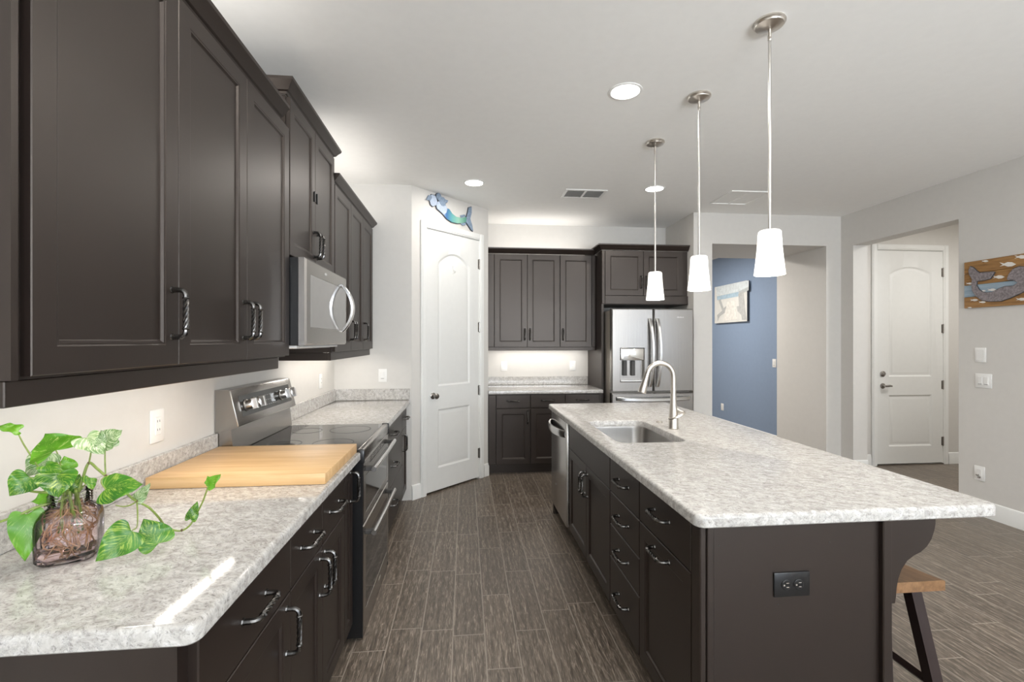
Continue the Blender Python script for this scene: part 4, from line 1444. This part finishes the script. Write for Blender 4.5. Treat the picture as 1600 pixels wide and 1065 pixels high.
# embossed panel on the near face of the jar
Mj = Matrix.Translation((JX, JY, CZ1)) @ Matrix.Rotation(JR, 4, 'Z')
mb = MB(Mj)
for sgn in (1,):
    mb.tube([(-.034 + .068 * (k / 20), -.0592, .062 + .030 * sin(pi * k / 20)) for k in range(21)], .0013, 6)
    mb.tube([(-.030, -.0592, .026), (-.012, -.0595, .020), (.012, -.0595, .020), (.030, -.0592, .026)], .0013, 6)
mb.build('embossing', M_JAR, jar)

pl = thing('pothos_cutting', 'trailing green pothos cutting rooted in the pink jar', 'plant', (JX, JY, CZ1 + .01))
M_STEM = paint('green_stem', lin(122, 140, 66), .45, var=.2, scale=80)
M_ROOT = paint('brown_root', lin(178, 146, 112), .6, var=.3, scale=50)
M_NODE = paint('brown_node', lin(84, 66, 40), .6, var=.2, scale=80)
M_LA = leaf_mat('leaf_bright', lin(78, 138, 28), lin(112, 172, 46), lin(176, 200, 112), .40)
M_LB = leaf_mat('leaf_mid', lin(38, 96, 24), lin(68, 130, 34), lin(156, 182, 80), .46)
M_LC = leaf_mat('leaf_pale', lin(72, 114, 54), lin(112, 150, 84), lin(190, 202, 166), .50)

def spline(pts, n=6):
    pts = [Vector(p) for p in pts]
    out = []
    for i in range(len(pts) - 1):
        p0, p1, p2, p3 = pts[max(0, i - 1)], pts[i], pts[i + 1], pts[min(len(pts) - 1, i + 2)]
        for k in range(n):
            u = k / n
            out.append(0.5 * ((2 * p1) + (p2 - p0) * u + (2 * p0 - 5 * p1 + 4 * p2 - p3) * u * u + (3 * p1 - p0 - 3 * p2 + p3) * u ** 3))
    out.append(pts[-1])
    return out

def stem(name, pts, r0, r1, mat=None):
    P = spline([at(*p) for p in pts])
    n = len(P)
    return MB().tube(P, [r0 + (r1 - r0) * i / (n - 1) for i in range(n)], 8).build(name, mat or M_STEM, pl)

stem('vine', [(118, 800, 1.275), (122, 772, 1.28), (130, 745, 1.29), (139, 723, 1.30), (152, 732, 1.30), (165, 743, 1.30), (185, 758, 1.31), (203, 775, 1.32), (214, 783, 1.33), (232, 792, 1.34), (247, 807, 1.355), (257, 820, 1.37), (270, 827.5, 1.385), (284, 828.5, 1.395), (297, 820, 1.40), (305, 806, 1.41), (316, 785, 1.41), (326, 758, 1.41)], .0034, .0022)
stem('vine', [(112, 800, 1.265), (108, 778, 1.26), (92, 783, 1.25), (60, 791, 1.23), (25, 806, 1.21), (-6, 817, 1.20)], .0034, .003)
stem('vine', [(105, 800, 1.27), (98, 775, 1.27), (82, 770, 1.26), (55, 768, 1.25), (27, 763, 1.24)], .0030, .0026)
for pts in ([(46, 708, 1.25), (36, 692, 1.25), (27, 674, 1.25)], [(82, 771, 1.27), (66, 740, 1.265), (46, 708, 1.25)],
            [(94, 772, 1.28), (95, 740, 1.285), (92, 715, 1.29), (86, 700, 1.29)], [(85, 770, 1.27), (70, 758, 1.25), (46, 745, 1.24)],
            [(139, 723, 1.30), (142, 705, 1.30), (139, 690, 1.30), (132, 684, 1.30)], [(165, 743, 1.30), (164, 715, 1.31), (165, 692, 1.31)],
            [(100, 775, 1.26), (96, 755, 1.24), (88, 745, 1.235)], [(214, 783, 1.33), (215, 805, 1.30), (214, 822, 1.25), (207, 828, 1.225)],
            [(257, 822, 1.37), (254, 840, 1.31), (248, 848, 1.258)], [(165, 743, 1.30), (158, 752, 1.28), (165, 764, 1.265)],
            [(305, 806, 1.41), (303, 812, 1.40), (298, 810, 1.395)], [(110, 775, 1.275), (100, 755, 1.285), (80, 728, 1.285), (78, 708, 1.285)],
            [(64, 789, 1.24), (50, 796, 1.225), (42, 802, 1.22)], [(214, 783, 1.33), (203, 789, 1.33), (192, 791, 1.33), (181, 789, 1.33)],
            [(112, 775, 1.29), (112, 745, 1.30), (108, 732, 1.30)], [(120, 772, 1.275), (128, 762, 1.275), (134, 756, 1.27)]):
    stem('petiole', pts, .0019, .0014)
for p in ((139, 723, 1.30), (165, 743, 1.30), (214, 783, 1.33), (257, 822, 1.37), (284, 828, 1.395), (304, 808, 1.41), (27, 763, 1.24), (70, 789, 1.24)):
    c = at(*p)
    MB().tube([c + Vector((-.003, 0, .001)), c, c + Vector((.003, 0, .002))], [.002, .0045, .002], 7).build('node', M_NODE, pl)

EDGE = [(-.01, .05, 0.0), (-.10, .26, .07), (-.08, .42, .15), (.06, .50, .26), (.26, .50, .40), (.48, .41, .56), (.70, .26, .73), (.88, .11, .89), (1.0, .0, 1.0)]
def leaf(base, tip, width, mat, face=(0, 0), fold=.16, curl=.10, roll=0.0):
    """base, tip = (px, py, Y); width in m; heart leaf folded on its midrib and curling at the tip"""
    b, tp = at(*base), at(*tip)
    L = (tp - b).length
    a = (tp - b).normalized()
    view = (Vector((0, 0, CAMH)) - b).normalized()
    nrm = (view + Vector((face[0], 0, face[1])))
    nrm = (nrm - a * nrm.dot(a)).normalized()
    nrm = Matrix.Rotation(roll, 3, a) @ nrm
    sd = a.cross(nrm)
    mb = MB()
    bm = mb.bm
    uv = bm.loops.layers.uv.new('UVMap')
    co = {}
    rows = []
    sm = spline([(e[0], e[1], e[2]) for e in EDGE], 3)
    seed = 3.1 * len(pl.children)
    for se, we, sc in sm:
        row = []
        for q in (-1, -.8, -.55, -.28, 0, .28, .55, .8, 1):
            k = abs(q)
            s = sc + (se - sc) * k ** 1.3
            w = max(0, we) * q * width
            lift = fold * abs(w) - curl * L * max(0, s) ** 2 + .0035 * sin(11 * s + 2.2 * q) * k
            v = mb.v(b + a * (s * L) + sd * w + nrm * lift)
            co[v] = (k * .5 + (seed if q >= 0 else seed + 5), s - .45 * k)
            row.append(v)
        rows.append(row)
    for r0, r1 in zip(rows, rows[1:]):
        for i in range(8):
            f = bm.faces.new((r0[i], r0[i + 1], r1[i + 1], r1[i]))
            for lp in f.loops:
                lp[uv].uv = co[lp.vert]
    return mb.build('leaf', mat, pl, ang=60, fix=False)

leaf((30, 672, 1.25), (-8, 664, 1.22), .030, M_LA, (0, .9))
leaf((88, 703, 1.29), (72, 679, 1.255), .104, M_LA, (0, .1), fold=.25)
leaf((78, 707, 1.285), (36, 746, 1.26), .062, M_LC, (0, .4))
leaf((46, 744, 1.24), (14, 775, 1.215), .062, M_LB, (0, .2))
leaf((88, 742, 1.235), (92, 775, 1.20), .075, M_LB, (0, .5), fold=.25)
leaf((70, 728, 1.25), (100, 742, 1.24), .035, M_LB, (0, .6))
leaf((133, 684, 1.30), (163, 707, 1.28), .060, M_LC, (0, .5))
leaf((166, 690, 1.31), (187, 672, 1.29), .052, M_LC, (0, .4))
leaf((168, 698, 1.31), (158, 672, 1.30), .050, M_LC, (0, .4))
leaf((164, 765, 1.265), (219, 755, 1.25), .072, M_LB, (0, .25), fold=.12)
leaf((206, 829, 1.225), (149, 877, 1.185), .080, M_LB, (0, .1), fold=.10, curl=.02)
leaf((248, 849, 1.258), (224, 810, 1.258), .074, M_LB, (0, .1), fold=.12, curl=.04)
leaf((42, 803, 1.22), (39, 877, 1.195), .062, M_LA, (0, 0), fold=.10)
leaf((52, 818, 1.26), (44, 858, 1.25), .036, M_LA, (0, 0))
leaf((214, 781, 1.33), (234, 755, 1.33), .030, M_LC, (0, 0))
leaf((298, 811, 1.395), (308, 783, 1.40), .030, M_LB, (0, .2))
leaf((326, 758, 1.41), (343, 741, 1.40), .034, M_LA, (0, .4))
leaf((330, 757, 1.412), (324, 743, 1.41), .022, M_LA, (0, .2))
leaf((134, 756, 1.27), (152, 748, 1.29), .040, M_LB, (0, .5))
leaf((108, 732, 1.30), (100, 712, 1.30), .036, M_LA, (0, .2))
leaf((78, 775, 1.255), (48, 783, 1.24), .040, M_LA, (0, .7))
leaf((112, 768, 1.285), (124, 740, 1.29), .034, M_LB, (0, .3))

# roots in the jar
mb = MB()
rnd = random.Random(3)
for k in range(46):
    a = rnd.uniform(0, 2 * pi)
    r0 = rnd.uniform(0, .022)
    P = [Vector((JX + r0 * cos(a), JY + r0 * sin(a), CZ1 + rnd.uniform(.10, .14)))]
    d = Vector((cos(a), sin(a), -1.1))
    for i in range(9):
        d = (d + Vector((rnd.uniform(-1, 1), rnd.uniform(-1, 1), rnd.uniform(-.7, .5))) * .8).normalized()
        q = P[-1] + d * rnd.uniform(.012, .02)
        lx, ly = q.x - JX, q.y - JY
        rr = hypot(lx, ly)
        if rr > .050:
            lx, ly = lx * .050 / rr, ly * .050 / rr
            d = Vector((-ly, lx, -.1)) * (1 if rnd.random() > .5 else -1)
        q = Vector((JX + lx, JY + ly, min(CZ1 + .12, max(CZ1 + .012, q.z))))
        P.append(q)
    mb.tube(spline(P, 3), rnd.uniform(.0009, .0018), 5)
mb.build('roots', M_ROOT, pl)
mb = MB()
for k in range(5):
    a = k * 1.3
    mb.tube(spline([(JX + .012 * cos(a), JY + .012 * sin(a), CZ1 + .165), (JX + .018 * cos(a + .4), JY + .018 * sin(a + .4), CZ1 + .12), (JX + .024 * cos(a + .8), JY + .02 * sin(a + .9), CZ1 + .06)]), .003, 7)
mb.build('submerged_stems', M_STEM, pl)
